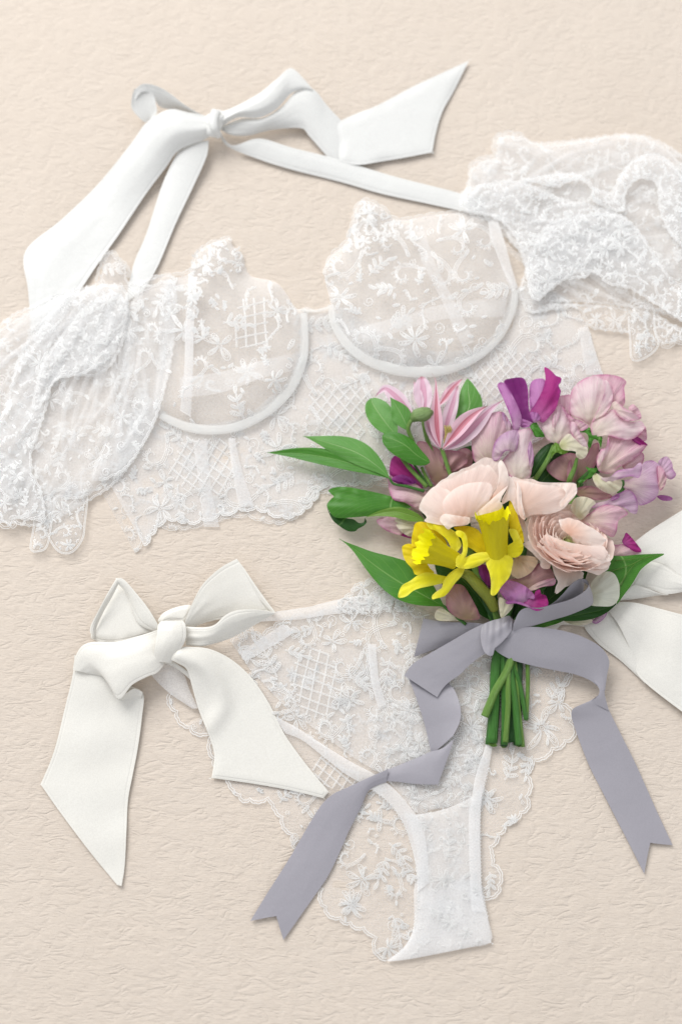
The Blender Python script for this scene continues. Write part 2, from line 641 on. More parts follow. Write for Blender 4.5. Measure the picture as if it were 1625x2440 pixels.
def cloth_mat():
    m = M('matelasse_cloth')
    v = m.coords('Object', (1, 2.1, 1))
    v2 = m.coords('Object', (1, 1, 1))
    # short sideways creases: narrow valleys where a stretched, bent noise crosses its middle, broken up by a second noise
    big = m.noise(m.coords('Object', (.75, 1.8, 1)), 66, 1.5, .45, 1.1)
    r1 = m.math('ABSOLUTE', m.math('SUBTRACT', big, .5))
    r1 = m.ramp(r1, [(0, 0.), (.07, .55), (.2, 1.)])
    gate = m.ramp(m.noise(v2, 60, 1), [(.40, 1.), (.56, 0.)])
    r1 = m.math('MAXIMUM', r1, gate)
    lumps = m.noise(m.coords('Object', (.85, 1.9, 1)), 170, 3, .6, .5)
    weave = m.noise(m.coords('Object', (.38, 2.4, 1)), 420, 3, .7)
    fine = m.noise(v2, 1300, 2, .6)
    h = m.math('ADD', m.math('MULTIPLY', r1, .55), m.math('MULTIPLY', lumps, .5))
    tot = m.math('ADD', h, m.math('ADD', m.math('MULTIPLY', weave, .62), m.math('MULTIPLY', fine, .14)))
    n1 = m.bump(tot, .62, .0016)
    col = m.mix(m.noise(v2, 9, 3, .5), lin(222, 210, 197), lin(228, 218, 207))
    col = m.mix(m.math('MULTIPLY', m.noise(m.coords('Object', (.35, 2.2, 1)), 420, 4, .75), .9), col, lin(208, 193, 177))
    p = m.n('ShaderNodeBsdfPrincipled', i_Roughness=.8)
    p.inputs['Specular IOR Level'].default_value = .2
    p.inputs['Sheen Weight'].default_value = .25
    m.l(col, p.inputs['Base Color'])
    m.l(n1, p.inputs['Normal'])
    return m.out(p.outputs[0])

def satin_mat(name, col, rough=.42, sheen=.2, weave=.12, cold=None, hem=False):
    m = M(name)
    v = m.coords('UV', (1, 1, 1))
    n = m.noise(m.coords('Object'), 1400, 2, .6)
    c = m.mix(m.noise(m.coords('Object'), 25, 2), col, cold or col)
    gr_ = m.noise(m.coords('Object'), 1000, 1, .5)
    c = m.mix(m.math('MULTIPLY', m.ramp(gr_, [(.35, 0.), (.65, 1.)]), .3), c, tuple(q * .8 for q in col[:3]) + (1,))
    p = m.n('ShaderNodeBsdfPrincipled', i_Roughness=rough)
    p.inputs['Specular IOR Level'].default_value = .25
    p.inputs['Sheen Weight'].default_value = sheen * .3
    m.l(c, p.inputs['Base Color'])
    nb = m.bump(n, weave, .0008)
    soft = m.noise(m.coords('Object', (1, 1, 1), (0, 0, .6)), 38, 3, .45, 1.2)
    nb = m.bump(soft, .16, .003, nb)
    if hem:                                          # a turned and stitched hem, five units wide
        e = m.math('ABSOLUTE', m.math('SUBTRACT', m.attr('edge'), 6.0))
        nb = m.bump(m.math('MINIMUM', e, 2.2), .22, .0006, nb)
    m.l(nb, p.inputs['Normal'])
    t = m.n('ShaderNodeBsdfTranslucent')
    m.l(c, t.inputs[0])
    mx = m.n('ShaderNodeMixShader', i_0=.14)
    m.l(p.outputs[0], mx.inputs[1])
    m.l(t.outputs[0], mx.inputs[2])
    return m.out(mx.outputs[0])

def tulle_mat(name, op=.3, graze=.75, col=(255, 255, 255), mesh=.22):
    """sheer net: mostly lets light through, denser where it is seen at a slant"""
    m = M(name)
    lw = m.n('ShaderNodeLayerWeight', i_Blend=.5)
    f = m.math('POWER', lw.outputs['Facing'], 2.2)
    n = m.noise(m.coords('Object'), 700, 2, .7)
    a = m.math('ADD', m.math('MULTIPLY', f, graze), op)
    a = m.math('ADD', a, m.math('MULTIPLY', m.math('SUBTRACT', n, .5), mesh * 2), True)
    a = m.math('MINIMUM', a, .94)
    d = m.n('ShaderNodeBsdfDiffuse')
    d.inputs[0].default_value = lin(*col)
    tl = m.n('ShaderNodeBsdfTranslucent')
    tl.inputs[0].default_value = lin(*col)
    mx = m.n('ShaderNodeMixShader', i_0=.33)
    m.l(d.outputs[0], mx.inputs[1])
    m.l(tl.outputs[0], mx.inputs[2])
    tr = m.n('ShaderNodeBsdfTransparent')
    o = m.n('ShaderNodeMixShader')
    m.l(a, o.inputs[0])
    m.l(tr.outputs[0], o.inputs[1])
    m.l(mx.outputs[0], o.inputs[2])
    return m.out(o.outputs[0])

def thread_mat(name, col=(255, 255, 254), rough=.5, op=1.0):
    m = M(name)
    p = m.n('ShaderNodeBsdfPrincipled', i_Roughness=rough)
    p.inputs['Base Color'].default_value = lin(*col)
    p.inputs['Sheen Weight'].default_value = .3
    t = m.n('ShaderNodeBsdfTranslucent')
    t.inputs[0].default_value = lin(*col)
    mx = m.n('ShaderNodeMixShader', i_0=.45)
    m.l(p.outputs[0], mx.inputs[1])
    m.l(t.outputs[0], mx.inputs[2])
    if op >= 1: return m.out(mx.outputs[0])
    tr = m.n('ShaderNodeBsdfTransparent')
    o = m.n('ShaderNodeMixShader', i_0=op)
    m.l(tr.outputs[0], o.inputs[1])
    m.l(mx.outputs[0], o.inputs[2])
    return m.out(o.outputs[0])

def petal_mat(name, mid, edge, base, ew=7, bw=.45, streak=.25, rough=.5, tr=.3, vein=None, inner_shade=None):
    """own colour: base near where the petal is fixed, mid, and a tinted rim; fine veins run out from the base; optional painted shade on the back faces"""
    m = M(name)
    e = m.attr('edge')
    al = m.attr('along')
    v = m.coords('UV', (9, .8, 1))
    st = m.noise(v, 3.0, 3, .6, .3)
    fe = m.ramp(m.math('DIVIDE', e, ew * 2.2), [(0, 1.), (.22, .72), (1, 0.)])
    soft_ = m.ramp(m.math('DIVIDE', e, ew * 6.0), [(0, .5), (.5, .16), (1, 0.)])
    fe = m.math('MAXIMUM', fe, soft_)
    fe = m.math('MULTIPLY', fe, m.ramp(m.noise(m.coords('Object'), 75, 2, .6), [(.36, .12), (.62, 1.)]), True)
    fb = m.ramp(al, [(0, 1.), (bw, 0.)])
    c = m.mix(fb, mid, base)
    vc = vein or tuple(x * .62 for x in mid[:3]) + (1,)
    sf = m.ramp(st, [(.46, 0.), (.6, 1.)])
    c = m.mix(m.math('MULTIPLY', sf, streak), c, vc)
    bl = m.noise(m.coords('Object'), 60, 2)
    c = m.mix(m.math('MULTIPLY', bl, .12), c, edge)
    c = m.mix(fe, c, edge)
    if inner_shade:
        c = m.mix(m.n('ShaderNodeNewGeometry').outputs['Backfacing'], c, inner_shade)  # shade of the hollow, put into the colour of the back faces
    p = m.n('ShaderNodeBsdfPrincipled', i_Roughness=rough)
    p.inputs['Specular IOR Level'].default_value = .3
    m.l(c, p.inputs['Base Color'])
    nb = m.bump(st, .6, .0008)
    nb = m.bump(m.noise(m.coords('Object'), 900, 2), .1, .0004, nb)
    m.l(nb, p.inputs['Normal'])
    t = m.n('ShaderNodeBsdfTranslucent')
    m.l(c, t.inputs[0])
    mx = m.n('ShaderNodeMixShader', i_0=tr)
    m.l(p.outputs[0], mx.inputs[1])
    m.l(t.outputs[0], mx.inputs[2])
    return m.out(mx.outputs[0])

def leaf_mat(name, c1, c2, vein, rough=.42):
    """uv: u along, v across with the midrib at .5; side veins sweep towards the tip"""
    m = M(name)
    tc = m.n('ShaderNodeTexCoord')
    sp = m.n('ShaderNodeSeparateXYZ')
    m.l(tc.outputs['UV'], sp.inputs[0])
    u, v = sp.outputs[0], sp.outputs[1]
    q = m.math('ABSOLUTE', m.math('SUBTRACT', v, .5))
    mid = m.ramp(q, [(0, 1.), (.012, .8), (.028, 0.)])
    nz = m.noise(m.coords('Object'), 80, 2)
    ph = m.math('ADD', m.math('MULTIPLY', u, 7.0), m.math('MULTIPLY', q, 5.0))
    ph = m.math('ADD', ph, m.math('MULTIPLY', nz, .6))
    fr = m.math('ABSOLUTE', m.math('SUBTRACT', m.math('FRACT', ph), .5))
    sv = m.ramp(fr, [(0, 1.), (.022, .7), (.06, 0.)])
    sv = m.math('MULTIPLY', sv, .38)
    ve = m.math('MAXIMUM', mid, sv)
    n = m.noise(m.coords('Object'), 45, 3, .6)
    c = m.mix(n, c1, c2)
    fn = m.noise(m.coords('Object'), 900, 2, .7)
    c = m.mix(m.math('MULTIPLY', fn, .3), c, tuple(x * .55 for x in c1[:3]) + (1,))
    c = m.mix(m.math('MULTIPLY', ve, .6), c, vein)
    p = m.n('ShaderNodeBsdfPrincipled', i_Roughness=rough)
    p.inputs['Specular IOR Level'].default_value = .4
    m.l(c, p.inputs['Base Color'])
    h = m.math('ADD', m.math('MULTIPLY', ve, -.9), m.math('MULTIPLY', fn, .3))
    m.l(m.bump(h, .5, .0006), p.inputs['Normal'])
    t = m.n('ShaderNodeBsdfTranslucent')
    m.l(c, t.inputs[0])
    mx = m.n('ShaderNodeMixShader', i_0=.2)
    m.l(p.outputs[0], mx.inputs[1])
    m.l(t.outputs[0], mx.inputs[2])
    return m.out(mx.outputs[0])

def stripe_mat(name, ground, stripe, tipc):
    """clematis: uv v across, darker ribs along the middle"""
    m = M(name)
    tc = m.n('ShaderNodeTexCoord')
    sp = m.n('ShaderNodeSeparateXYZ')
    m.l(tc.outputs['UV'], sp.inputs[0])
    u, v = sp.outputs[0], sp.outputs[1]
    q = m.math('ABSOLUTE', m.math('SUBTRACT', v, .5))
    wob = m.math('MULTIPLY', m.math('SUBTRACT', m.noise(m.coords('UV', (2, 20, 1)), 2, 2), .5), .07)
    qq = m.math('ADD', q, wob)
    f = m.ramp(qq, [(0, .75), (.035, .9), (.055, .45), (.09, .95), (.14, .85), (.2, .15), (.5, 0.)])
    fade = m.ramp(u, [(0, 1.), (.1, .8), (.8, 1.)])
    c = m.mix(m.math('MULTIPLY', f, fade), ground, stripe)
    c = m.mix(m.ramp(u, [(0, 1.), (.1, 0.)]), c, tipc)
    p = m.n('ShaderNodeBsdfPrincipled', i_Roughness=.5)
    m.l(c, p.inputs['Base Color'])
    m.l(m.bump(f, .3, .0006), p.inputs['Normal'])
    t = m.n('ShaderNodeBsdfTranslucent')
    m.l(c, t.inputs[0])
    mx = m.n('ShaderNodeMixShader', i_0=.25)
    m.l(p.outputs[0], mx.inputs[1])
    m.l(t.outputs[0], mx.inputs[2])
    return m.out(mx.outputs[0])

def stem_mat(name, c1, c2):
    m = M(name)
    st = m.noise(m.coords('UV', (1.2, 9, 1)), 3, 4, .65)
    c = m.mix(st, c1, c2)
    p = m.n('ShaderNodeBsdfPrincipled', i_Roughness=.4)
    m.l(c, p.inputs['Base Color'])
    m.l(m.bump(st, .9, .0022), p.inputs['Normal'])
    return m.out(p.outputs[0])

M_CLOTH = cloth_mat()
M_SATIN = satin_mat('ivory_satin', lin(238, 238, 235), .32, .2, .06, lin(241, 241, 238), hem=True)
M_IVORY = satin_mat('warm_ivory_satin', lin(244, 241, 233), .32, .2, .06, lin(246, 244, 237), hem=True)
M_BAND = satin_mat('white_elastic', lin(242, 243, 243), .6, .3, .3)
M_GREY = satin_mat('grey_satin', lin(177, 174, 181), .34, .35, .2, lin(170, 167, 175))
M_TULLE = tulle_mat('tulle', .34)
M_CUP = tulle_mat('cup_tulle', .26)
M_TULLE2 = tulle_mat('soft_tulle', .24, .6)
M_DENSE = tulle_mat('gathered_tulle', .36, .7)
M_GUSS = tulle_mat('lined_tulle', .62)
M_SEAM = tulle_mat('seam_tulle', .45)
M_THREAD = thread_mat('embroidery_thread')
M_BODY = tulle_mat('bodice_tulle', .42)
M_THREAD2 = thread_mat('soft_thread', op=.75)

PALE = petal_mat('pale_sweet_pea', lin(238, 222, 222), lin(204, 122, 166), lin(238, 236, 208), 3.2, .6, .4, vein=lin(218, 170, 190))
MAUVE = petal_mat('mauve_sweet_pea', lin(228, 196, 204), lin(186, 98, 148), lin(234, 226, 196), 3.2, .75, .45, vein=lin(186, 120, 154))
LAV = petal_mat('lavender_sweet_pea', lin(218, 190, 210), lin(166, 96, 160), lin(230, 222, 198), 3, .7, .45, vein=lin(176, 122, 168))
DARKP = petal_mat('deep_purple_sweet_pea', lin(122, 30, 112), lin(160, 76, 150), lin(86, 18, 86), 3, .4, .4, .55)
MAG = petal_mat('magenta_sweet_pea', lin(176, 48, 132), lin(140, 40, 122), lin(206, 120, 180), 3, .5, .45, .55)
VIO = petal_mat('violet_sweet_pea', lin(202, 138, 194), lin(158, 72, 150), lin(212, 180, 200), 3, .4, .45)
KEEL = petal_mat('greenish_keel', lin(226, 222, 192), lin(234, 222, 208), lin(196, 200, 134), 4, .4, .15)
DUSK = petal_mat('dusky_pink', lin(196, 156, 154), lin(170, 100, 128), lin(158, 140, 92), 4, .6, .4)
BLUSH = petal_mat('blush_ranunculus', lin(255, 234, 225), lin(255, 244, 236), lin(248, 200, 174), 5, .7, .18, .5, .35)
BLUSH2 = petal_mat('pale_ranunculus', lin(255, 240, 231), lin(255, 245, 238), lin(250, 192, 162), 4, .6, .18, .5, .35)
GREENC = petal_mat('green_white_heart', lin(222, 222, 178), lin(236, 232, 206), lin(166, 184, 92), 4, .6, .15)
WHITEP = petal_mat('white_petal', lin(228, 230, 216), lin(240, 242, 222), lin(206, 204, 176), 4, .5, .3)
YEL = petal_mat('yellow_tepal', lin(250, 240, 18), lin(252, 244, 90), lin(230, 218, 6), 5, .4, .12, .5, .3)
YELB = petal_mat('yellow_back_tepal', lin(240, 212, 10), lin(246, 224, 30), lin(216, 188, 4), 5, .4, .15, .5, .3)
CORO = petal_mat('yellow_corona', lin(252, 246, 4), lin(252, 246, 30), lin(232, 224, 4), 4, .4, .3, .5, .08, None, lin(206, 192, 10))  # last colour: darker yellow painting the trumpet's inside shade on back faces
CLEM = stripe_mat('pink_clematis', lin(232, 194, 208), lin(196, 84, 104), lin(120, 70, 50))
CLEM2 = stripe_mat('pale_pink_clematis', lin(228, 204, 216), lin(204, 132, 164), lin(170, 100, 110))
LEAFA = leaf_mat('fresh_leaf', lin(78, 142, 52), lin(112, 168, 82), lin(170, 200, 140))
LEAFB = leaf_mat('mid_leaf', lin(54, 120, 30), lin(84, 146, 44), lin(140, 180, 104))
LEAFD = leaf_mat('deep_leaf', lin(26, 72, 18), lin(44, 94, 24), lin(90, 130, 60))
LEAFL = leaf_mat('lime_leaf', lin(96, 140, 40), lin(120, 158, 60), lin(160, 190, 110))
STEM = stem_mat('stem_green', lin(46, 102, 34), lin(84, 146, 58))
STEML = stem_mat('light_stem', lin(90, 138, 48), lin(128, 164, 78))
STEMD = stem_mat('dark_stem', lin(26, 66, 26), lin(48, 96, 40))
YGR = stem_mat('yellow_green_sheath', lin(150, 150, 40), lin(104, 124, 44))
STAM = stem_mat('stamen_yellow', lin(232, 204, 96), lin(240, 222, 150))
# ------------------------------------------------------------------ the cloth everything lies on
N_ = Noise(260, 3)
xs, ys = np.linspace(-700, 2325, 110), np.linspace(-900, 3200, 140)
X, Y = np.meshgrid(xs, ys, indexing='ij')
o = grid('cloth_surface', X, Y, .8 * N_(X, Y) - 1.2, M_CLOTH, None)
o['kind'] = 'structure'

# ================================================================== LACE BRALETTE
bra = thing('lace_bralette', 'white embroidered lace longline bra with ruffled sleeves and a white satin bow at the neck', 'bra', (760, 800, 0))
w1, w2 = Noise(150, 21), Noise(60, 22)
body_h = lambda x, y: 3.5 + 2.0 * w1(x, y) + .8 * w2(x, y)

low = scallops(np.vstack([V(3, [(655, 1415), (700, 1345), (760, 1290), (870, 1305), (1000, 1270), (1150, 1240), (1300, 1280), (1400, 1235), (1455, 1150)]),
                          V(5, [(380, 1080), (470, 1010), (520, 960), (700, 945), (850, 935), (1000, 885)]),
                          V('s', [(1000, 1150), (1120, 1120), (1250, 1060), (1330, 1000), (1400, 950)])]), 40, 8, -1, 4)
top_ = np.vstack([V(4, [(1250, 735), (1215, 630), (1188, 540), (1100, 420), (900, 380)]), V('s', [(1220, 780), (1130, 830), (1000, 830), (860, 760), (800, 728), (760, 740), (722, 735), (722, 820), (690, 900), (600, 980), (500, 1010), (420, 1000), (370, 960), (330, 940), (266, 1160)])])
bo = np.vstack([low, cr(top_, 4)])
body = Sheet(bo, z=0, extra=body_h)
ob = body.mesh('lace_panel', M_BODY, bra, step=16)
# a second, slightly shifted layer: the back of the garment seen through the front
b2 = bo * np.array([1, 1]) + [-22, 16]
bk = Sheet(b2[::1], z=0, extra=lambda x, y: body_h(x, y) - 2.2)
obk = bk.mesh('lace_panel', M_TULLE2, bra, step=20)

lat1 = V(3, [(830, 930), (1030, 920), (1075, 1090), (1010, 1190), (880, 1190), (760, 1090)])
lat2 = V(4, [(60, 800), (180, 760), (330, 790), (290, 900), (270, 980), (130, 960), (60, 880)])
lat3 = V(4, [(740, 700), (860, 630), (980, 660), (960, 760), (840, 850), (700, 790)])
emb = lattice(lat1, math.radians(38), 21) + lattice(lat2, math.radians(48), 21) + lattice(lat3, math.radians(50), 19)
em2 = scatter(bo, (28, 44), 64, 5, .70, avoid=(lat1, lat2, lat3))
emb += clip(em2, bo)
strips('scalloped_edge', onto([low, offset(low, 4.5)], body.h), 2.8, M_THREAD, ob)
strips('embroidery', onto(emb, body.h), 1.7, M_THREAD, ob)
lb = scallops(resample(low[::12] + [-22, 16], 60), 40, 7, -1, 9)
strips('embroidery', onto([lb, offset(lb, 5)] + clip(scatter(b2, (20, 30), 40, 15, .9), b2), bk.h), 1.8, M_THREAD2, obk)

# boning channels and seams
for A_, B_, v_ in (([(1040, 925, 8), (1060, 1080, 8), (1090, 1240, 7)], [(1070, 925, 8), (1105, 1080, 8), (1160, 1235, 7)], 3),
                   ([(880, 935, 5), (905, 1130, 5), (930, 1330, 4)], [(945, 935, 5), (960, 1130, 5), (1000, 1330, 4)], 3),
                   ([(1150, 545, 7), (1165, 640, 7), (1180, 735, 6)], [(1188, 540, 7), (1215, 630, 7), (1250, 735, 6)], 4)):
    ribbon('boning_channel', v_, A_, B_, M_SEAM, bra, bulge=2, m=6, thick=0)

def cup(outline_v, outl, z, bulge, seed, seams, latt, motif_n, sizes):
    o_ = cr(V(outline_v, outl)[:, :2], 5, True)
    ww = Noise(70, seed)
    wv = Noise(160, seed + 1)
    s = Sheet(o_, z=z, bulge=bulge, bw=70, extra=lambda x, y: 1.8 * ww(x, y) + 3 * wv(x, y))
    c_ = s.mesh('cup', M_CUP, bra, step=9)
    em = clip(scatter(o_, sizes, motif_n * 2, seed, .85, avoid=latt), o_)
    for q in latt: em += clip(lattice(q, math.radians(86), 24), o_)
    strips('embroidery', onto(em, s.h), 1.9, M_THREAD, c_)
    # folded lining layer
    s2 = Sheet(o_ * [1, 1], z=z - 5, bulge=bulge * .6, bw=60, extra=lambda x, y: 1.5 * wv(x * 1.3, y))
    s2.mesh('cup_lining', M_TULLE2, bra, step=12)
    for A_, B_, mt in seams:
        a, b = V(outline_v, A_), V(outline_v, B_)
        za, zb = s.h(a[:, 0], a[:, 1]) + 1.2, s.h(b[:, 0], b[:, 1]) + 1.2
        A3 = [(p[0], p[1], q) for p, q in zip(a, za)]
        B3 = [(p[0], p[1], q) for p, q in zip(b, zb)]
        ribbon('seam_tape', 's', A3, B3, mt, bra, bulge=1, m=5, thick=0)
    return s, o_

cupL, oL = cup(3, [(700, 800), (720, 560), (730, 300), (760, 200), (830, 190), (865, 165), (900, 80), (960, 40), (1050, 12), (1060, 50), (1105, 90), (1120, 150), (1150, 190), (1250, 212), (1300, 260), (1345, 330), (1390, 350), (1405, 460), (1400, 580), (1350, 700), (1260, 800), (1150, 860), (1020, 895), (900, 885), (800, 850)],
               6, 26, 31, [([(860, 190), (845, 400), (840, 600), (820, 800)], [(900, 190), (885, 400), (880, 600), (870, 830)], M_GUSS),
                           ([(820, 650), (1000, 625), (1200, 570), (1380, 530)], [(820, 740), (1000, 720), (1200, 650), (1370, 610)], M_TULLE)],
               [V(3, [(1080, 290), (1230, 280), (1230, 500), (1060, 520)])], 9, (24, 36))
cupR, oR = cup(4, [(250, 60), (280, 28), (350, 55), (420, 108), (560, 88), (680, 80), (780, 88), (810, 200), (850, 300), (900, 380), (890, 470), (850, 570), (750, 665), (620, 720), (480, 730), (330, 690), (230, 620), (165, 530), (150, 450), (122, 330), (128, 290), (155, 248), (210, 200), (235, 130)],
               8, 30, 41, [([(480, 140), (520, 280), (590, 420), (680, 620)], [(520, 130), (570, 280), (640, 420), (730, 600)], M_TULLE),
                           ([(270, 540), (420, 500), (600, 450), (860, 420)], [(280, 600), (430, 560), (600, 510), (850, 500)], M_TULLE),
                           ([(780, 100), (800, 190), (840, 300), (880, 400)], [(820, 100), (850, 190), (880, 300), (905, 380)], M_GUSS)],
               [], 12, (26, 40))
# dense embroidered tips of both cups, and the scalloped neckline
for v_, reg, ln_, s in ((3, [(860, 160), (900, 70), (1050, 15), (1110, 100), (1090, 200), (980, 180), (900, 330), (960, 440), (860, 480)], [(690, 195), (760, 185), (865, 165), (900, 80), (960, 40), (1050, 12)], cupL),
                        (4, [(260, 60), (290, 30), (430, 110), (520, 140), (500, 190), (330, 200), (230, 240), (200, 220)], [(122, 330), (155, 248), (210, 200), (235, 130), (255, 60), (290, 28), (350, 55), (420, 108), (560, 88), (680, 80), (780, 88)], cupR)):
    rg = cr(V(v_, reg), 4, True)
    ed = scallops(V(v_, ln_), 30, 5, 1, 3)
    em = clip(scatter(rg, (14, 26), 12, 77, .8), rg)
    strips('embroidery', onto(em + [ed, offset(ed, -5)], s.h, 1.6), 2.2, M_THREAD, s is cupL and bpy.data.objects['cup'] or bpy.data.objects['cup.001'])

# underwire channels: soft padded tubes
def channel(v_, c, r):
    q = V(v_, c)
    tube('underwire_channel', v_, c, r, M_WIRE, bra, sides=12, n=8, flat=.3)
M_WIRE = thread_mat('plush_channel', (252, 252, 250), .8, .48)
channel(3, [(1385, 355, 12), (1388, 450, 14), (1378, 570, 15), (1320, 700, 15), (1220, 800, 15), (1090, 870, 15), (960, 888, 15), (840, 870, 14), (730, 820, 12)], [8, 10, 12, 12, 11, 11, 9])
channel(4, [(150, 450, 12), (165, 530, 14), (225, 620, 16), (330, 688, 17), (470, 722, 17), (610, 712, 17), (740, 655, 17), (830, 570, 17), (880, 470, 16), (895, 390, 14)], [7, 10, 12, 13, 13, 13, 12, 11, 8])
tube('centre_tab', 's', [(718, 738, 10), (750, 741, 9), (786, 732, 11)], [4, 3.4, 4], M_WIRE, bra, flat=.5)

# ---- sleeves: overlapping loose layers of embroidered net
def area2(o):
    return (o[:, 0] * np.roll(o[:, 1], -1) - np.roll(o[:, 0], -1) * o[:, 1]).sum()

def drape(v_, pts, z, ang, amp, wl, mat, thr, n, sizes, seed, wd=1.5, hem=None, crumple=0, bulge=6):
    """a loose layer of the sleeve: soft folds running along ang, embroidery stitched over it"""
    o_ = cr(V(v_, pts)[:, :2], 6, True)
    o_ = scallops(np.vstack([o_[::3], o_[:1]]), 22, 3.5, 1 if area2(o_) < 0 else -1, seed)[:-1]
    c, q = math.cos(math.radians(ang)), math.sin(math.radians(ang))
    f1, f2, f3 = Noise(1, seed), Noise(1, seed + 3), Noise(17, seed + 6)
    fn = lambda x, y: amp * .5 * (f1((x * c + y * q) / (wl * 3.5), (-x * q + y * c) / wl) + .7 * f2((x * c + y * q) / (wl * 2.5), (-x * q + y * c) / (wl * 1.6))) + crumple * f3(x, y)
    z = 9 + (z - 9) * .62
    s_ = Sheet(o_, z=z, bulge=bulge * .7, bw=30, extra=fn)
    ob_ = s_.mesh('sleeve_ruffle', mat, bra, step=5)
    em = clip(scatter(o_, sizes, n, seed, .8), o_) if n else []
    em += [np.vstack([o_, o_[:1]]), offset(np.vstack([o_, o_[:1]]), 3.5 if area2(o_) < 0 else -3.5)]
    if hem is not None:
        h_ = scallops(V(v_, hem), 34, 7, -1, seed)
        em += [h_, offset(h_, 5)]
    strips('embroidery', onto(em, lambda x, y: np.maximum(s_.h(x, y), z * .4)), wd, thr, ob_, h=.45)
    return s_
# left sleeve
drape('F', [(240, 410), (100, 470), (-50, 600), (-200, 900), (-260, 1500), (-200, 1950), (0, 2070), (120, 2100), (340, 2110), (640, 1950), (870, 1800), (1040, 1600), (1190, 1330), (1270, 1080), (1345, 700), (1352, 210), (1170, 190), (1000, 230), (975, 110), (920, 60), (860, 0), (800, 40), (740, 230), (500, 290)],
      9, 125, 4.0, 62, M_TULLE, M_THREAD, 34, (26, 40), 51)
drape('F', [(300, 420), (-60, 640), (-200, 1000), (-200, 1800), (-40, 1960), (80, 1940), (220, 2040), (340, 1900), (620, 1900), (800, 1780), (900, 1560), (960, 1300), (1000, 900), (1010, 500), (880, 250), (560, 300)],
      20, 128, 5.8, 48, M_TULLE, M_THREAD2, 34, (18, 30), 52, crumple=0.16)
drape('F', [(520, 330), (880, 240), (990, 350), (985, 600), (880, 850), (740, 960), (560, 960), (420, 1010), (350, 1250), (250, 1560), (260, 1760), (150, 1900), (0, 1850), (-120, 1500), (30, 1200), (120, 850), (250, 620)],
      36, 122, 6.9, 41, M_DENSE, M_THREAD, 34, (14, 26), 53, crumple=0.32)
drape('F', [(740, 900), (880, 780), (960, 600), (985, 420), (880, 300), (640, 420), (420, 700), (300, 900), (240, 1200), (330, 1180), (430, 1000), (600, 960)],
      48, 118, 5.8, 34, M_TULLE, M_THREAD2, 24, (12, 22), 54, crumple=0.26)
drape('F', [(985, 420), (1150, 260), (1350, 240), (1345, 700), (1265, 1090), (1190, 1325), (1040, 1590), (900, 1720), (700, 1740), (860, 1300), (930, 950)],
      22, 100, 4.6, 82, M_TULLE, M_THREAD, 12, (20, 30), 55)
drape('F', [(-150, 1500), (60, 1560), (250, 1700), (330, 1850), (350, 2080), (230, 2060), (110, 2070), (90, 2120), (20, 2090), (-200, 2000)],
      26, 80, 4.6, 43, M_TULLE, M_THREAD, 16, (12, 22), 57, hem=[(-60, 2030), (20, 2095), (100, 2110), (110, 2060), (180, 2080), (215, 2030), (330, 2030)])
# right sleeve
drape('G', [(-10, 470), (60, 420), (62, 290), (140, 230), (235, 205), (225, 140), (255, 65), (350, 50), (440, 65), (500, 110), (640, 105), (800, 90), (960, 70), (1130, 48), (1300, 60), (1450, 120), (1568, 200), (1800, 400), (1900, 900), (1800, 1500), (1640, 1490), (1568, 1400), (1400, 1330), (1200, 1300), (870, 1262), (640, 1260), (430, 1250), (400, 1150), (450, 980), (330, 820), (190, 690), (60, 650)],
      9, 30, 4.0, 72, M_TULLE, M_THREAD2, 44, (24, 40), 61)
drape('G', [(62, 300), (235, 215), (260, 80), (440, 75), (600, 130), (900, 90), (1200, 60), (1400, 120), (1568, 260), (1750, 500), (1750, 1200), (1500, 1100), (1300, 1120), (1100, 1110), (900, 1000), (700, 1110), (560, 1240), (480, 1200), (430, 950), (300, 760), (190, 640), (20, 600)],
      22, 15, 5.8, 62, M_TULLE, M_THREAD2, 40, (18, 32), 62, crumple=0.19)
drape('G', [(62, 430), (300, 380), (460, 400), (620, 470), (760, 520), (950, 560), (1160, 640), (1340, 850), (1200, 880), (980, 960), (900, 1080), (700, 1110), (560, 1240), (480, 1200), (430, 950), (350, 760), (200, 650), (0, 600), (-10, 490)],
      36, 32, 5.8, 48, M_DENSE, M_THREAD, 44, (12, 24), 63, crumple=0.42)
drape('G', [(420, 380), (700, 330), (840, 340), (930, 420), (1060, 460), (1100, 380), (1180, 270), (1320, 190), (1450, 220), (1568, 350), (1700, 600), (1680, 900), (1500, 800), (1400, 600), (1380, 420), (1250, 390), (1170, 500), (1150, 620), (960, 560), (920, 500), (900, 400), (780, 400), (690, 440), (560, 420)],
      46, 60, 5.8, 48, M_DENSE, M_THREAD, 34, (12, 22), 64, crumple=0.42)
drape('G', [(450, 980), (600, 700), (900, 620), (1160, 640), (1340, 850), (1480, 1060), (1700, 1250), (1700, 1500), (1568, 1400), (1350, 1260), (1180, 1160), (1030, 1130), (960, 1060), (800, 1060), (600, 1200), (500, 1180)],
      44, 20, 4.6, 43, M_TULLE, M_THREAD, 40, (12, 24), 65, crumple=0.35)
drape('G', [(430, 1250), (600, 1255), (870, 1262), (1200, 1305), (1210, 1470), (1080, 1468), (960, 1455), (890, 1425), (800, 1300), (500, 1340)],
      8, 10, 2.3, 72, M_TULLE2, M_THREAD2, 8, (16, 24), 66)
drape('G', [(1360, 1320), (1500, 1400), (1700, 1490), (1700, 1560), (1560, 1530), (1440, 1560), (1370, 1480)],
      8, 10, 2.3, 72, M_TULLE, M_THREAD, 8, (12, 20), 67, hem=[(1380, 1500), (1440, 1560), (1560, 1530), (1680, 1560)])
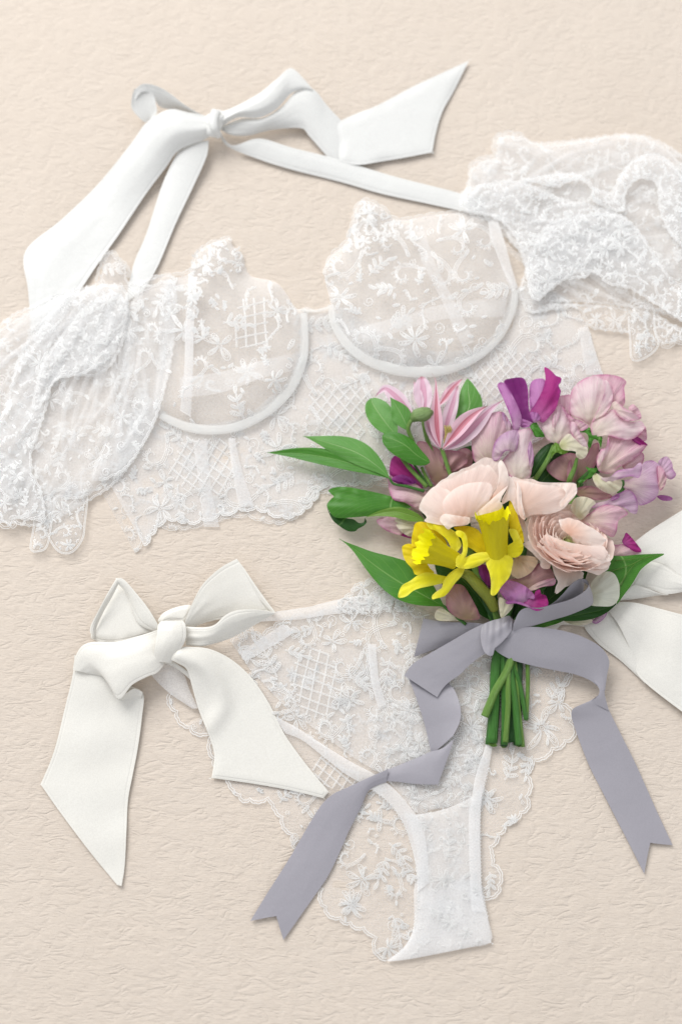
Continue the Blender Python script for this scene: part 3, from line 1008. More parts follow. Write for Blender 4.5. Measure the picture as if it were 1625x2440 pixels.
# gathers: narrow raised folds running out from where the sleeve is drawn together
def gathers(v_, A_, B_, n, z0, z1, seed, wd=12, h=4):
    r_ = random.Random(seed)
    a, b = resample(cr(V(v_, A_)[:, :2], 6), 100), resample(cr(V(v_, B_)[:, :2], 6), 100)
    out = []
    for i in range(n):
        q = (i + r_.uniform(0, 1)) / n
        p0, p1 = a[int(min(q + r_.uniform(-.06, .06), .99) * 99) % 100], b[int(q * 99)]
        t0, t1 = r_.uniform(0, .3), r_.uniform(.5, 1)
        t = np.linspace(t0, t1, 22)
        d = p1 - p0
        nrm = np.array([d[1], -d[0]])
        w_ = r_.uniform(-.16, .16) * np.sin(t * 3.1) + r_.uniform(-.05, .05) * np.sin(t * 7 + i)
        p = p0 + d * t[:, None] + nrm * w_[:, None]
        out.append(np.hstack([p, (z0 + (z1 - z0) * t)[:, None] + 2 * np.sin(t * 7 + i)[:, None]]))
    strips('gather_fold', out, wd, M_FOLD, bra, h=h)
M_FOLD = tulle_mat('folded_tulle', .2, .3)
gathers('F', [(985, 420), (930, 300), (860, 250), (700, 300), (520, 360)], [(900, 1720), (640, 1880), (330, 2000), (100, 2060), (-100, 1950), (-200, 1500), (-200, 1000), (0, 700)], 24, 36, 16, 5)
gathers('F', [(1000, 420), (1150, 290), (1300, 260)], [(820, 1750), (1060, 1560), (1190, 1300), (1290, 950)], 8, 24, 16, 6)
gathers('G', [(20, 500), (120, 560), (250, 680), (400, 900)], [(150, 250), (420, 90), (800, 110), (1200, 80), (1500, 200), (1750, 500), (1750, 1000), (1700, 1450), (1300, 1250), (900, 1230), (600, 1230)], 30, 34, 16, 7)
for v_, ln_ in (('G', [(20, 470), (62, 420), (62, 290), (140, 230), (235, 205), (225, 140), (255, 65), (350, 50), (440, 65)]), ('F', [(740, 230), (800, 40), (860, 0), (920, 60), (975, 110), (985, 200)])):
    h_ = scallops(V(v_, ln_), 24, 4, 1, 3)
    strips('scalloped_edge', onto([h_, offset(h_, -4)], lambda x, y: np.full(len(x), 14.)), 1.8, M_THREAD, bra)

# little hanging scalloped ends
for v_, pts in (('F', [(300, 1900), (400, 1900), (370, 2150), (345, 2260), (300, 2285), (250, 2275), (275, 2120)]), ('F', [(400, 1850), (640, 1800), (635, 2100), (615, 2210), (545, 2295), (460, 2290), (390, 2190), (360, 2080)]),
                (4, [(1365, 470), (1440, 460), (1450, 560), (1465, 610), (1430, 650), (1375, 668), (1368, 600)])):
    s = patch('sleeve_ruffle', v_, pts, M_TULLE, bra, z=9, bulge=5, step=7, thick=0)
    strips('embroidery', onto([offset(s.o, 3), offset(s.o, 6)] + clip(scatter(s.o, (12, 20), 8, 3, .8), s.o), s.h), 2, M_THREAD, s.obj)

# ---- neck straps tied in a bow
hb = bra
ribbon('ribbon_tail', 1, [(985, 345, 40), (860, 322, 52), (770, 308, 56), (670, 365, 50), (600, 460, 36), (450, 645, 16), (280, 810, 8), (115, 955, 5), (128, 1130, 5), (145, 1330, 4)],
       [(990, 410, 36), (930, 445, 40), (815, 493, 34), (757, 570, 24), (660, 700, 16), (540, 880, 10), (440, 1020, 8), (330, 1180, 6), (230, 1270, 5), (150, 1340, 4)], M_SATIN, hb, bulge=[14, 20, 14, 4, 2, 2, 1, 0, 0], wr=1.8, seed=3, gather=4)
ribbon('bow_loop', 1, [(930, 338, 42), (840, 285, 52), (745, 215, 60), (660, 190, 62), (612, 225, 58), (600, 290, 48)],
       [(900, 350, 30), (820, 318, 24), (740, 300, 24), (716, 280, 34), (700, 240, 46), (660, 195, 60)], M_SATIN, hb, bulge=[4, 6, 0, 0], thick=.8)
ribbon('bow_loop', 1, [(612, 215, 60), (600, 260, 56), (602, 305, 50), (640, 350, 40), (662, 366, 34)], [(660, 192, 62), (700, 240, 48), (712, 290, 40), (715, 320, 36), (700, 345, 34)], M_SATIN, hb, bulge=-8, thick=.8)
ribbon('neck_strap', 1, [(835, 455, 26), (800, 520, 22), (740, 650, 12), (665, 880, 8), (610, 1010, 7), (570, 1190, 6)],
       [(950, 450, 30), (942, 520, 24), (885, 650, 14), (800, 830, 9), (720, 1020, 8), (655, 1130, 7)], M_SATIN, hb, bulge=[6, 4, 2, 1], thick=1.3)
# right loop: bright upper face, then the shaded lower face, then the long tail
ribbon('bow_loop', 1, [(990, 322, 42), (1060, 300, 56), (1180, 235, 62), (1260, 170, 60), (1325, 120, 50), (1385, 170, 44), (1425, 217, 38)],
       [(1005, 392, 34), (1080, 345, 50), (1180, 345, 46), (1260, 305, 46), (1320, 240, 44), (1370, 218, 42), (1420, 219, 38)], M_SATIN, hb, bulge=[10, 16, 12, 4], wr=2, seed=5, gather=3.5)
ribbon('bow_loop', 1, [(1010, 385, 32), (1100, 350, 42), (1200, 346, 42), (1290, 290, 42), (1350, 225, 40), (1425, 214, 38), (1490, 290, 24), (1570, 375, 10)],
       [(1005, 400, 24), (1060, 425, 26), (1140, 425, 22), (1240, 400, 20), (1370, 393, 18), (1410, 430, 14), (1480, 510, 8), (1560, 598, 4)], M_SATIN, hb, bulge=[4, 10, 10, 8, 3], wr=2.4, seed=6, gather=4)
patch('ribbon_tail', 2, [(2, 372), (90, 325), (180, 290), (340, 205), (480, 140), (597, 86), (597, 86), (560, 160), (525, 230), (475, 320), (445, 420), (430, 503), (430, 503), (300, 528), (180, 548), (100, 560), (30, 552), (6, 530), (8, 450)], M_SATIN, hb, z=9, bulge=3, bw=25, ruf=1.5, rs=90, seed=3, thick=1.2, tx=-.03, step=6)
ribbon('neck_strap', 1, [(1005, 415, 26), (1060, 472, 22), (1180, 440, 24), (1330, 482, 18), (1540, 535, 12), (1700, 585, 9), (1840, 625, 8), (2060, 680, 8), (2200, 720, 8)],
       [(1003, 425, 20), (1040, 478, 14), (1180, 535, 9), (1330, 582, 7), (1560, 640, 6), (1740, 692, 6), (1940, 735, 6), (2090, 768, 6), (2220, 800, 6)], M_SATIN, hb, bulge=[0, 4, 5, 3, 2], wr=.8)
patch('knot', 1, [(925, 350), (965, 318), (1000, 308), (1035, 335), (1020, 370), (1000, 410), (985, 435), (945, 425), (930, 390)], M_SATIN, hb, z=46, bulge=16, step=4, pw=2.5, ruf=1)
tube('knot', 1, [(985, 312, 58), (972, 350, 66), (978, 395, 62), (1000, 432, 40)], [11, 12, 11, 8], M_SATIN, hb, flat=.6)
# ================================================================== LACE THONG
th = thing('lace_thong', 'white embroidered lace thong with wide ivory satin bows at the sides, below the bra', 'underwear', (900, 1800, 0))
w3, w4 = Noise(140, 71), Noise(50, 72)
th_h = lambda x, y: 2.5 + 1.6 * w3(x, y) + .7 * w4(x, y)
sL = np.vstack([V(7, [(690, 690), (725, 780), (800, 860), (885, 885), (900, 1000), (985, 1110), (1040, 1185), (1170, 1190), (1215, 1270), (1285, 1390)]),
                V(8, [(220, 960), (270, 1040), (310, 1110), (330, 1190), (400, 1235), (490, 1275), (510, 1330), (540, 1370)])])
sR = V(8, [(875, 1155), (930, 1120), (925, 1060), (900, 990), (960, 895), (1020, 845), (1032, 770), (1040, 690), (1120, 635), (1182, 590), (1180, 520), (1145, 460), (1165, 395), (1180, 340)])
sc1, sc2 = scallops(sL, 48, 9, -1, 5), scallops(sR, 48, 9, -1, 6)
bo2 = np.vstack([sc1, V(8, [(590, 1345), (700, 1300), (860, 1240)]), sc2, V(8, [(1000, 200), (800, 250), (500, 300), (300, 260), (100, 330), (-60, 500), (-180, 560)]), V(7, [(700, 640)])])
back = Sheet(bo2, z=0, extra=th_h)
obk = back.mesh('back_lace', tulle_mat('fine_net', .22, .5), th, step=16)
sprigs = []
r_ = random.Random(4)
for x, y, k, sz, rot in ((455, 1085, 'f', 46, .3), (560, 1120, 's', 34, 0), (400, 1010, 's', 30, 1.4), (550, 960, 'l', 62, .6), (540, 1010, 'l', 60, 1.7), (560, 1210, 'l', 66, .9), (420, 1180, 'f', 40, 1), (880, 800, 'f', 44, .4), (950, 740, 'l', 56, -.8),
                         (1080, 560, 'f', 58, .6), (1110, 470, 'l', 58, -1.3), (1000, 500, 's', 34, .4), (840, 420, 's', 46, .3), (900, 1060, 'l', 40, 1.2), (440, 850, 's', 30, 2), (300, 880, 'f', 34, .2), (250, 800, 's', 30, 1), (850, 500, 'f', 40, 0), (520, 880, 'c', 40, .4), (940, 900, 'l', 40, 0), (1050, 660, 'l', 44, 2.4), (600, 1050, 'l', 40, 1.2)):
    x, y = V(8, [(x, y)])[0]
    if k == 'f': sprigs += m_flower(x, y, sz * .8, rot, r_)
    elif k == 's': sprigs += m_scroll(x, y, sz * .8, rot, r_)
    elif k == 'l': sprigs += m_sprig(x, y, sz, rot, r_)
    else:
        for q in range(4): sprigs += m_leaf(x, y, sz * .7, rot + q * 1.4, r_)
lb2 = lattice(V(8, [(330, 640), (440, 740), (420, 790), (300, 760), (280, 700)]), .7, 20)
strips('embroidery', onto(clip(sprigs + lb2 + scatter(bo2, (16, 34), 60, 19, .85, kinds='vvslf'), bo2), back.h), 1.6, M_THREAD, obk)
strips('scalloped_edge', onto([sc1, offset(sc1, 6), sc2, offset(sc2, 6)], back.h), 2.4, M_THREAD, obk)

# front panel
ftop = scallops(V(8, [(0, 262), (60, 220), (110, 240), (180, 190), (260, 170)]), 34, 7, 1, 8)
ftop2 = scallops(V(8, [(395, 120), (440, 75), (490, 50), (560, 60), (590, 110)]), 34, 8, 1, 8)
fo = np.vstack([ftop, V(8, [(380, 125)]), ftop2, V(8, [(700, 170), (880, 230), (960, 300), (900, 480), (893, 620), (850, 740), (835, 820), (640, 858), (590, 790), (520, 720), (420, 660), (300, 570), (200, 500), (60, 350)])])
front = Sheet(fo, z=0, extra=lambda x, y: th_h(x, y) + 3)
of = front.mesh('front_lace', M_TULLE, th, step=14)
la = V(8, [(235, 300), (330, 290), (385, 400), (400, 470), (330, 520), (260, 520), (215, 400)])
la = cr(la, 4, True)
fe = lattice(la, math.radians(20), 23) + clip(scatter(fo, (26, 44), 50, 25, .74, avoid=(la,)), fo) + [ftop, offset(ftop, -6), ftop2, offset(ftop2, -6)]
for x, y, sz, rot in ((430, 360, 40, .5), (410, 440, 36, 2), (330, 560, 40, 1), (260, 250, 34, 0), (200, 470, 30, 1)):
    x, y = V(8, [(x, y)])[0]
    fe += m_scroll(x, y, sz * .8, rot, r_)
strips('embroidery', onto(fe, front.h), 1.7, M_THREAD, of)
# crumpled lace, folded over itself between the legs of the ribbon
fold = V(8, [(500, 480), (620, 470), (700, 560), (850, 560), (880, 640), (840, 800), (650, 840), (560, 720), (480, 600)])
s = Sheet(cr(fold, 4, True), z=6, bulge=2, bw=30, ruf=1, rs=40, extra=lambda x, y: 1.4 * Noise(50, 5)(x, y))
o_ = s.mesh('front_lace', M_TULLE2, th, step=7)
strips('embroidery', onto(clip(scatter(s.o, (16, 30), 20, 35, .8), s.o), s.h), 1.4, M_THREAD2, o_)

# gusset (lined, nearly opaque) and elastic bands
g_ = cr(V(8, [(600, 850), (640, 862), (735, 845), (840, 800), (872, 760), (866, 900), (868, 1020), (872, 1130), (893, 1220), (905, 1308), (905, 1308), (800, 1330), (700, 1350), (600, 1368), (540, 1371), (540, 1371), (600, 1325), (636, 1255), (650, 1150), (650, 1040), (636, 950)])[:, :2], 4, True)
gus = Sheet(g_, z=7, bulge=3, bw=14, extra=lambda x, y: 1.4 * Noise(90, 6)(x, y) + .6 * Noise(30, 8)(x, y))
og = gus.mesh('gusset', M_GUSS, th, step=8)
strips('embroidery', onto(clip(m_sprig(*V(8, [(745, 1020)])[0], 50, -1.1, r_) + m_flower(*V(8, [(740, 1090)])[0], 26, .3, r_) + m_scroll(*V(8, [(770, 1200)])[0], 24, .3, r_) + scatter(g_, (14, 22), 16, 9, 1), g_), gus.h, .6), 1.7, M_THREAD2, og)
gi = Sheet(cr(V(8, [(640, 1100), (700, 1120), (800, 1090), (868, 1110), (893, 1220), (903, 1305), (800, 1328), (600, 1366), (545, 1369), (600, 1325), (636, 1250)])[:, :2], 4, True), z=5, extra=lambda x, y: 1.0 * Noise(60, 6)(x, y))
gi.mesh('gusset_lining', M_GUSS, th, step=10)
ribbon('leg_elastic', 8, [(150, 520, 6), (230, 560, 7), (330, 625, 8), (420, 680, 9), (500, 722, 9), (570, 775, 10), (622, 835, 11), (664, 900, 11), (684, 1000, 11), (688, 1100, 10)],
       [(190, 580, 6), (250, 605, 7), (330, 668, 8), (400, 722, 9), (470, 762, 9), (540, 812, 10), (592, 878, 11), (622, 950, 11), (644, 1050, 11), (648, 1130, 10)], M_GUSS, th, bulge=2, m=8, thick=0)
ribbon('leg_elastic', 8, [(890, 600, 9), (880, 640, 9), (850, 730, 10), (838, 800, 11), (828, 870, 11), (828, 960, 11), (830, 1100, 10), (838, 1200, 9)],
       [(908, 630, 9), (896, 700, 9), (880, 760, 10), (868, 830, 11), (866, 930, 11), (868, 1030, 11), (872, 1130, 10), (886, 1200, 9)], M_GUSS, th, bulge=2, m=8, thick=0)
# picot stitches along the elastic
pic = []
for e in (V(8, [(470, 762), (540, 812), (592, 878), (622, 950), (648, 1050), (650, 1150), (636, 1255)]), V(8, [(896, 700), (868, 830), (866, 930), (868, 1030), (872, 1130), (893, 1220)])):
    e = resample(cr(e, 8), 90)
    sd = -1 if e is not None and e[0, 0] > 1000 else 1
    q = offset(e, 2.2)
    q2 = offset(e, -2.2)
    z_ = e.copy()
    z_[::2] = q[::2]
    z_[1::2] = q2[1::2]
    pic.append(z_)
strips('picot_edge', onto(pic, lambda x, y: np.full(len(x), 10.)), 1.8, M_THREAD, th)
for A_, B_ in (([(475, 270), (488, 400), (512, 490)], [(505, 270), (515, 390), (540, 480)]), ([(180, 200), (90, 260), (30, 300)], [(230, 225), (130, 285), (50, 330)])):
    a, b = V(8, A_), V(8, B_)
    ribbon('seam_tape', 's', [(p[0], p[1], q + 1.5) for p, q in zip(a, front.h(a[:, 0], a[:, 1]))], [(p[0], p[1], q + 1.5) for p, q in zip(b, front.h(b[:, 0], b[:, 1]))], M_GUSS, th, bulge=1, m=5, thick=0)
ribbon('waistband', 's', [tuple(V(7, [(1165, 312)])[0]) + (16,), tuple(V(7, [(1350, 285)])[0]) + (10,), tuple(V(8, [(300, 132)])[0]) + (8,), tuple(V(8, [(420, 105)])[0]) + (8,), tuple(V(8, [(560, 90)])[0]) + (8,)],
       [tuple(V(7, [(1120, 355)])[0]) + (14,), tuple(V(7, [(1300, 345)])[0]) + (9,), tuple(V(8, [(250, 182)])[0]) + (8,), tuple(V(8, [(400, 160)])[0]) + (8,), tuple(V(8, [(560, 150)])[0]) + (8,)], M_GUSS, th, bulge=2, m=8, thick=0)
wb = clip(scatter(cr(V(8, [(370, 118), (480, 92), (600, 85), (640, 150), (560, 160), (400, 165)])[:, :2], 4, True), (10, 20), 20, 3, .8), cr(V(8, [(370, 118), (480, 92), (600, 85), (640, 150), (560, 160), (400, 165)])[:, :2], 4, True))
strips('embroidery', onto(wb, lambda x, y: np.full(len(x), 10.)), 1.5, M_THREAD, th)

# ---- left ivory bow
patch('bow_loop', 7, [(447, 160), (447, 160), (530, 225), (590, 300), (638, 376), (640, 402), (570, 428), (430, 455), (345, 442), (330, 405), (395, 245)], M_IVORY, th, z=13, bulge=5, bw=20, thick=1, ruf=2.5, rs=45, step=5)
ribbon('bow_loop', 7, [(323, 405, 22), (327, 372, 28), (352, 322, 36), (400, 230, 42), (447, 152, 42)], [(345, 440, 16), (352, 385, 20), (385, 310, 26), (425, 240, 32), (456, 178, 36)], M_IVORY, th, bulge=4, thick=1, m=8)
ribbon('bow_loop', 7, [(447, 152, 42), (480, 158, 42), (532, 215, 42), (592, 290, 42), (642, 372, 40)], [(456, 180, 34), (500, 235, 28), (522, 310, 22), (560, 372, 22), (640, 406, 28)], M_IVORY, th, bulge=[3, 4, 3, 2], thick=1, wr=1, seed=2)
ribbon('bow_loop', 7, [(765, 355, 38), (800, 270, 40), (850, 180, 40), (930, 105, 38), (1008, 62, 34)],
       [(768, 400, 24), (860, 360, 16), (960, 340, 14), (1100, 325, 16), (1185, 310, 24)], M_IVORY, th, bulge=[2, 3, 2, 0, -2], thick=1, wr=2, seed=5)
ribbon('bow_loop', 7, [(1008, 62, 34), (1045, 110, 34), (1085, 170, 34), (1130, 235, 33), (1188, 312, 32)], [(1000, 90, 18), (1030, 150, 16), (1060, 200, 16), (1100, 260, 16), (1170, 325, 20)], M_IVORY, th, bulge=6, thick=1, m=8)
ribbon('bow_loop', 7, [(762, 378, 36), (850, 382, 42), (905, 370, 52), (955, 325, 56), (1010, 302, 56), (1090, 298, 50), (1188, 311, 36)],
       [(770, 465, 26), (840, 470, 30), (900, 458, 26), (980, 432, 24), (1040, 400, 24), (1110, 360, 26), (1180, 322, 32)], M_IVORY, th, bulge=[8, 8, 12, 12, 6, 2], thick=1, wr=1.5, seed=7, gather=2.5)
patch('bow_loop', 7, [(640, 352), (662, 318), (700, 297), (745, 283), (790, 278), (800, 300), (765, 352), (700, 352), (660, 366)], M_IVORY, th, z=26, bulge=4, bw=12, thick=1, step=4, ruf=.8)
ribbon('knot', 7, [(655, 352, 44), (640, 375, 58), (634, 430, 62), (625, 480, 58), (620, 540, 44)], [(755, 350, 44), (768, 372, 58), (770, 430, 60), (748, 480, 54), (700, 548, 40)], M_IVORY, th, bulge=[10, 14, 12, 8, 4], wr=1.6, seed=31, thick=1)
# left fall of the bow: out from the knot, over a fold and down
ribbon('ribbon_tail', 7, [(660, 385, 36), (560, 420, 42), (440, 450, 44), (340, 450, 44), (285, 470, 40), (255, 520, 32), (243, 580, 24)],
       [(690, 525, 30), (640, 590, 42), (590, 612, 50), (520, 650, 50), (455, 716, 40), (395, 620, 32), (330, 600, 26)], M_IVORY, th, bulge=[6, 12, 16, 16, 12, 4], wr=2.2, seed=9, thick=1.2, gather=3)
ribbon('ribbon_tail', 7, [(250, 510, 26), (243, 600, 18), (205, 760, 8), (155, 960, 6), (92, 1115, 5), (92, 1115, 5), (190, 1255, 5), (330, 1440, 5), (450, 1585, 5)],
       [(500, 655, 18), (570, 690, 18), (564, 810, 8), (545, 950, 6), (520, 1080, 5), (500, 1190, 5), (492, 1350, 5), (484, 1500, 5), (470, 1590, 5)], M_IVORY, th, bulge=[6, 5, 2, 1, 1, 0, 0], wr=1.4, seed=10, thick=1.2)
ribbon('ribbon_tail', 7, [(450, 716, 38), (490, 690, 38), (530, 668, 34), (568, 684, 28)], [(440, 700, 24), (470, 720, 16), (510, 720, 14), (560, 720, 14)], M_IVORY, th, bulge=3, thick=1)
# right fall: high at the knot, a rounded fold running down its left side, flat at the end
crest = resample(cr(V(7, [(740, 510), (850, 560), (925, 660), (940, 760), (880, 850)]), 6), 40)
kn_ = V(7, [(740, 500)])[0]
def fall(x, y):
    r = np.hypot(x - kn_[0], y - kn_[1])
    d = np.sqrt(((np.stack([x, y], -1)[:, None, :] - crest) ** 2).sum(-1)).min(1)
    return 30 * np.exp(-(r / 110) ** 2) + 13 * np.exp(-(d / 22) ** 2) * np.clip(1.25 - r / 260, 0, 1) + 9 * np.exp(-(r / 190) ** 2)
patch('ribbon_tail', 7, [(700, 525), (735, 480), (800, 474), (890, 486), (990, 538), (1080, 622), (1160, 740), (1230, 880), (1330, 1020), (1437, 1150), (1437, 1150), (1412, 1180), (1412, 1180), (1250, 1141), (1060, 1108), (890, 1085), (890, 1085), (902, 1010), (900, 955), (872, 870), (830, 765), (800, 660), (775, 578), (730, 548)], M_IVORY, th, z=5, bulge=3, bw=16, thick=1.2, step=5.5, extra=fall)
ribbon('ribbon_tail', 7, [(690, 525, 32), (740, 560, 30), (800, 600, 26), (870, 640, 24)], [(640, 545, 24), (720, 570, 22), (790, 625, 20), (830, 680, 16)], M_IVORY, th, bulge=4, thick=1)
ribbon('side_tie', 7, [(690, 545, 24), (735, 570, 22), (765, 610, 14), (790, 680, 10), (830, 760, 8)], [(598, 592, 20), (640, 640, 16), (700, 695, 10), (760, 735, 8), (800, 762, 7)], M_GUSS, th, bulge=5, thick=0, wr=1.5)

# ---- ivory ribbon on the right, partly outside the picture
ribbon('ribbon_tail', 'E', [(1090, 470, 20), (1130, 440, 24), (1250, 350, 24), (1440, 230, 22), (1568, 150, 22), (1900, -60, 20)], [(1120, 720, 10), (1200, 690, 16), (1330, 690, 20), (1450, 745, 22), (1568, 835, 24), (1900, 1000, 20)], M_IVORY, th, bulge=4, wr=2, seed=14)
ribbon('ribbon_tail', 'E', [(900, 1000, 10), (1060, 900, 14), (1140, 740, 20), (1250, 662, 24), (1400, 710, 26), (1568, 825, 24), (1900, 1000, 20)], [(920, 1060, 10), (1060, 1000, 10), (1180, 930, 12), (1290, 950, 14), (1400, 985, 14), (1568, 965, 16), (1900, 900, 14)], M_IVORY, th, bulge=[1, 3, 6, 4], wr=2, seed=15)
ribbon('ribbon_tail', 'E', [(900, 1085, 12), (980, 1000, 16), (1080, 900, 22), (1190, 918, 22), (1370, 985, 16), (1440, 990, 12)], [(900, 1090, 8), (960, 1050, 8), (1050, 1040, 8), (1190, 1020, 8), (1330, 998, 9), (1420, 995, 10)], M_IVORY, th, bulge=3, m=8)
ribbon('ribbon_tail', 'E', [(880, 1095, 12), (960, 1065, 14), (1120, 1075, 18), (1300, 1120, 20), (1568, 1190, 20), (1900, 1280, 16)], [(820, 1140, 10), (930, 1280, 16), (1020, 1460, 18), (1110, 1660, 14), (1190, 1860, 12), (1900, 2400, 14)], M_IVORY, th, bulge=[1, 5, 8, 4], wr=3.5, seed=17)
ribbon('ribbon_tail', 'E', [(835, 1135, 8), (930, 1280, 12), (1020, 1460, 13), (1110, 1660, 10), (1200, 1880, 8)], [(690, 1235, 5), (590, 1300, 4), (735, 1480, 4), (960, 1650, 4), (1195, 1870, 4)], M_IVORY, th, bulge=3, m=8)
ribbon('ribbon_tail', 'E', [(100, 1300, 4), (300, 1250, 5), (440, 1230, 6), (600, 1290, 6)], [(170, 1335, 4), (310, 1340, 4), (380, 1290, 4), (590, 1310, 4)], M_IVORY, th, m=6)
# ================================================================== BOUQUET
G = 'flowers of the bouquet'
GS = 'sweet peas in the bouquet'
def flower(name, label, cat, at, group=None): return thing(name, label, cat, at, group)

# where the tied stems cross, and their cut ends (view D)
KN = (790, 470)
def stem(parent, start, view, end, r, mat, z0=60, zk=26, z1=14, name='stem', mid=None):
    s = V(view, [start])[0]
    e = V('D', [end])[0]
    k = V('D', [mid or (KN[0] + (end[0] - 800) * .35, KN[1])])[0]
    pts = [(s[0], s[1], z0), ((s[0] * .5 + k[0] * .5), s[1] * .45 + k[1] * .55, z0 * .5 + zk * .5), (k[0], k[1], zk), (k[0] * .35 + e[0] * .65, k[1] * .35 + e[1] * .65, zk * .3 + z1 * .7), (e[0], e[1], z1)]
    return tube(name, 's', pts, r, mat, parent, sides=9, n=7)

# ---- yellow daffodils
def corona(parent, view, base, rim, r0, r1, zb, az, teeth, seed, lenf=1.0):
    """a flared trumpet with a toothed rim; az: how far its mouth is raised towards the viewer"""
    b, m_ = V(view, [base])[0], V(view, [rim])[0]
    s0 = VIEWS[view][2]
    r0, r1 = r0 * s0, r1 * s0
    d = m_ - b
    Lp = np.linalg.norm(d)
    dz = Lp * az
    ax = np.array([d[0], d[1], dz])
    L = np.linalg.norm(ax)
    ax /= L
    u = np.cross(ax, [0, 0, 1.]); u /= np.linalg.norm(u)
    v = np.cross(u, ax)
    nu, nv = 22, 180
    S, T = np.meshgrid(np.linspace(0, 1, nu), np.linspace(0, 2 * math.pi, nv, endpoint=False), indexing='ij')
    r_ = np.random.RandomState(seed)
    R = r0 + (r1 - r0) * S ** 1.6
    R = R + .9 * np.cos(12 * T) * S + 1.0 * np.sin(5 * T + 1) * S ** 2
    ph = T * teeth / (2 * math.pi)
    saw = np.abs((ph % 1) - .5) * 2
    amp = .8 + .5 * np.sin(T * 3 + seed)
    ext = (saw * amp * 10 + 3.0 * np.sin(T * 17 + seed)) * np.clip((S - .8) / .2, 0, 1)
    R = R + np.clip((S - .85) / .15, 0, 1) * 2.5 * (1 + np.sin(T * teeth * .5))
    H = S * L + ext
    c = np.array([b[0], b[1], zb])
    pt = c + ax * H[..., None] + u * (R * np.cos(T))[..., None] + v * (R * np.sin(T))[..., None]
    uv = np.stack([T * 2, S], -1).reshape(-1, 2)
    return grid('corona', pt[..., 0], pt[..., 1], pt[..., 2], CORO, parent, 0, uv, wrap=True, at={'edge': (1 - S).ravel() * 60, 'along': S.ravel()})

d1 = flower('daffodil', 'left yellow daffodil, its frilled trumpet facing up and left over a long leaf', 'flower', (1060, 1320, 90), 'yellow daffodils')
patch('petal', 'B', [(110, 670), (118, 638), (175, 628), (240, 690), (300, 790), (330, 830), (210, 842), (180, 800), (130, 740)], YELB, d1, z=92, tx=.1, bulge=6, base=(450, 740), ruf=2)
patch('petal', 'B', [(175, 600), (188, 530), (200, 488), (240, 473), (300, 490), (380, 560), (420, 640), (300, 640), (190, 650)], YELB, d1, z=96, bulge=6, base=(450, 740), ruf=2)
patch('petal', 'B', [(280, 478), (350, 480), (420, 510), (480, 545), (500, 580), (520, 640), (470, 690), (420, 600), (350, 540), (300, 520)], YEL, d1, z=116, bulge=5, base=(470, 730), ruf=2)
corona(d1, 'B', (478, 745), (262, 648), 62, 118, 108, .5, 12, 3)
patch('petal', 'B', [(480, 540), (515, 535), (550, 560), (565, 620), (562, 680), (548, 730), (545, 790), (510, 790), (480, 760), (490, 715), (525, 690), (530, 640), (520, 590), (490, 570)], YEL, d1, z=134, bulge=5, base=(510, 780), ruf=1.5)
patch('petal', 'B', [(88, 1000), (85, 970), (110, 915), (170, 880), (225, 840), (290, 824), (380, 845), (440, 860), (420, 890), (340, 912), (250, 930), (190, 950), (140, 990)], YEL, d1, z=104, ty=-.05, bulge=7, base=(480, 800), ruf=2.5)
patch('petal', 'B', [(320, 1010), (318, 985), (350, 955), (385, 930), (395, 890), (430, 838), (490, 795), (540, 795), (525, 845), (480, 895), (445, 945), (405, 988), (350, 1004)], YEL, d1, z=116, bulge=7, base=(510, 790), ruf=2)

d2 = flower('daffodil', 'yellow daffodil on the right, its toothed trumpet pointing up beside the open ranunculus', 'flower', (1180, 1330, 90), 'yellow daffodils')
patch('petal', 'B', [(865, 312), (900, 370), (912, 440), (930, 500), (948, 560), (950, 620), (900, 640), (860, 560), (850, 480), (842, 400), (850, 350)], YELB, d2, z=112, bulge=5, base=(790, 700), ruf=1.5)
patch('petal', 'B', [(470, 512), (550, 503), (620, 520), (660, 560), (700, 640), (720, 690), (640, 692), (590, 660), (560, 640), (555, 570), (500, 540)], YELB, d2, z=106, bulge=5, base=(750, 710), ruf=1.5)
patch('petal', 'B', [(850, 525), (900, 530), (920, 570), (950, 640), (935, 695), (895, 722), (840, 715), (780, 700), (840, 640), (880, 610), (860, 570)], YEL, d2, z=120, bulge=6, base=(770, 700), ruf=1.5)
patch('petal', 'B', [(480, 772), (530, 735), (600, 697), (690, 683), (760, 695), (740, 720), (700, 742), (640, 780), (570, 800), (510, 795)], YEL, d2, z=128, bulge=7, base=(780, 705), ruf=2)
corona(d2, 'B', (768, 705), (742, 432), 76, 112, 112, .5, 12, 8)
patch('petal', 'B', [(740, 985), (722, 970), (725, 900), (715, 830), (690, 760), (700, 715), (760, 700), (830, 703), (876, 730), (872, 790), (850, 860), (800, 920), (765, 972)], YEL, d2, z=126, ty=-.12, bulge=9, base=(770, 700), ruf=2)

# sheaths and stems of the daffodils
tube('stem', 'B', [(520, 830, 96), (575, 850, 100), (640, 920, 92), (710, 1000, 76), (755, 1080, 60)], [9, 13, 14, 14, 12], YGR, d1)
tube('stem', 'D', [(700, 240, 52), (720, 330, 40), (760, 470, 30), (735, 640, 26), (728, 850, 20), (712, 1125, 14)], [13, 13, 11, 12, 13, 13], STEM, d1, flat=.6)
tube('stem', 'D', [(650, 110, 60), (680, 250, 50), (760, 420, 32), (815, 620, 30), (800, 900, 20), (785, 1145, 12)], [9, 10, 10, 9, 9, 9], STEMD, d2)

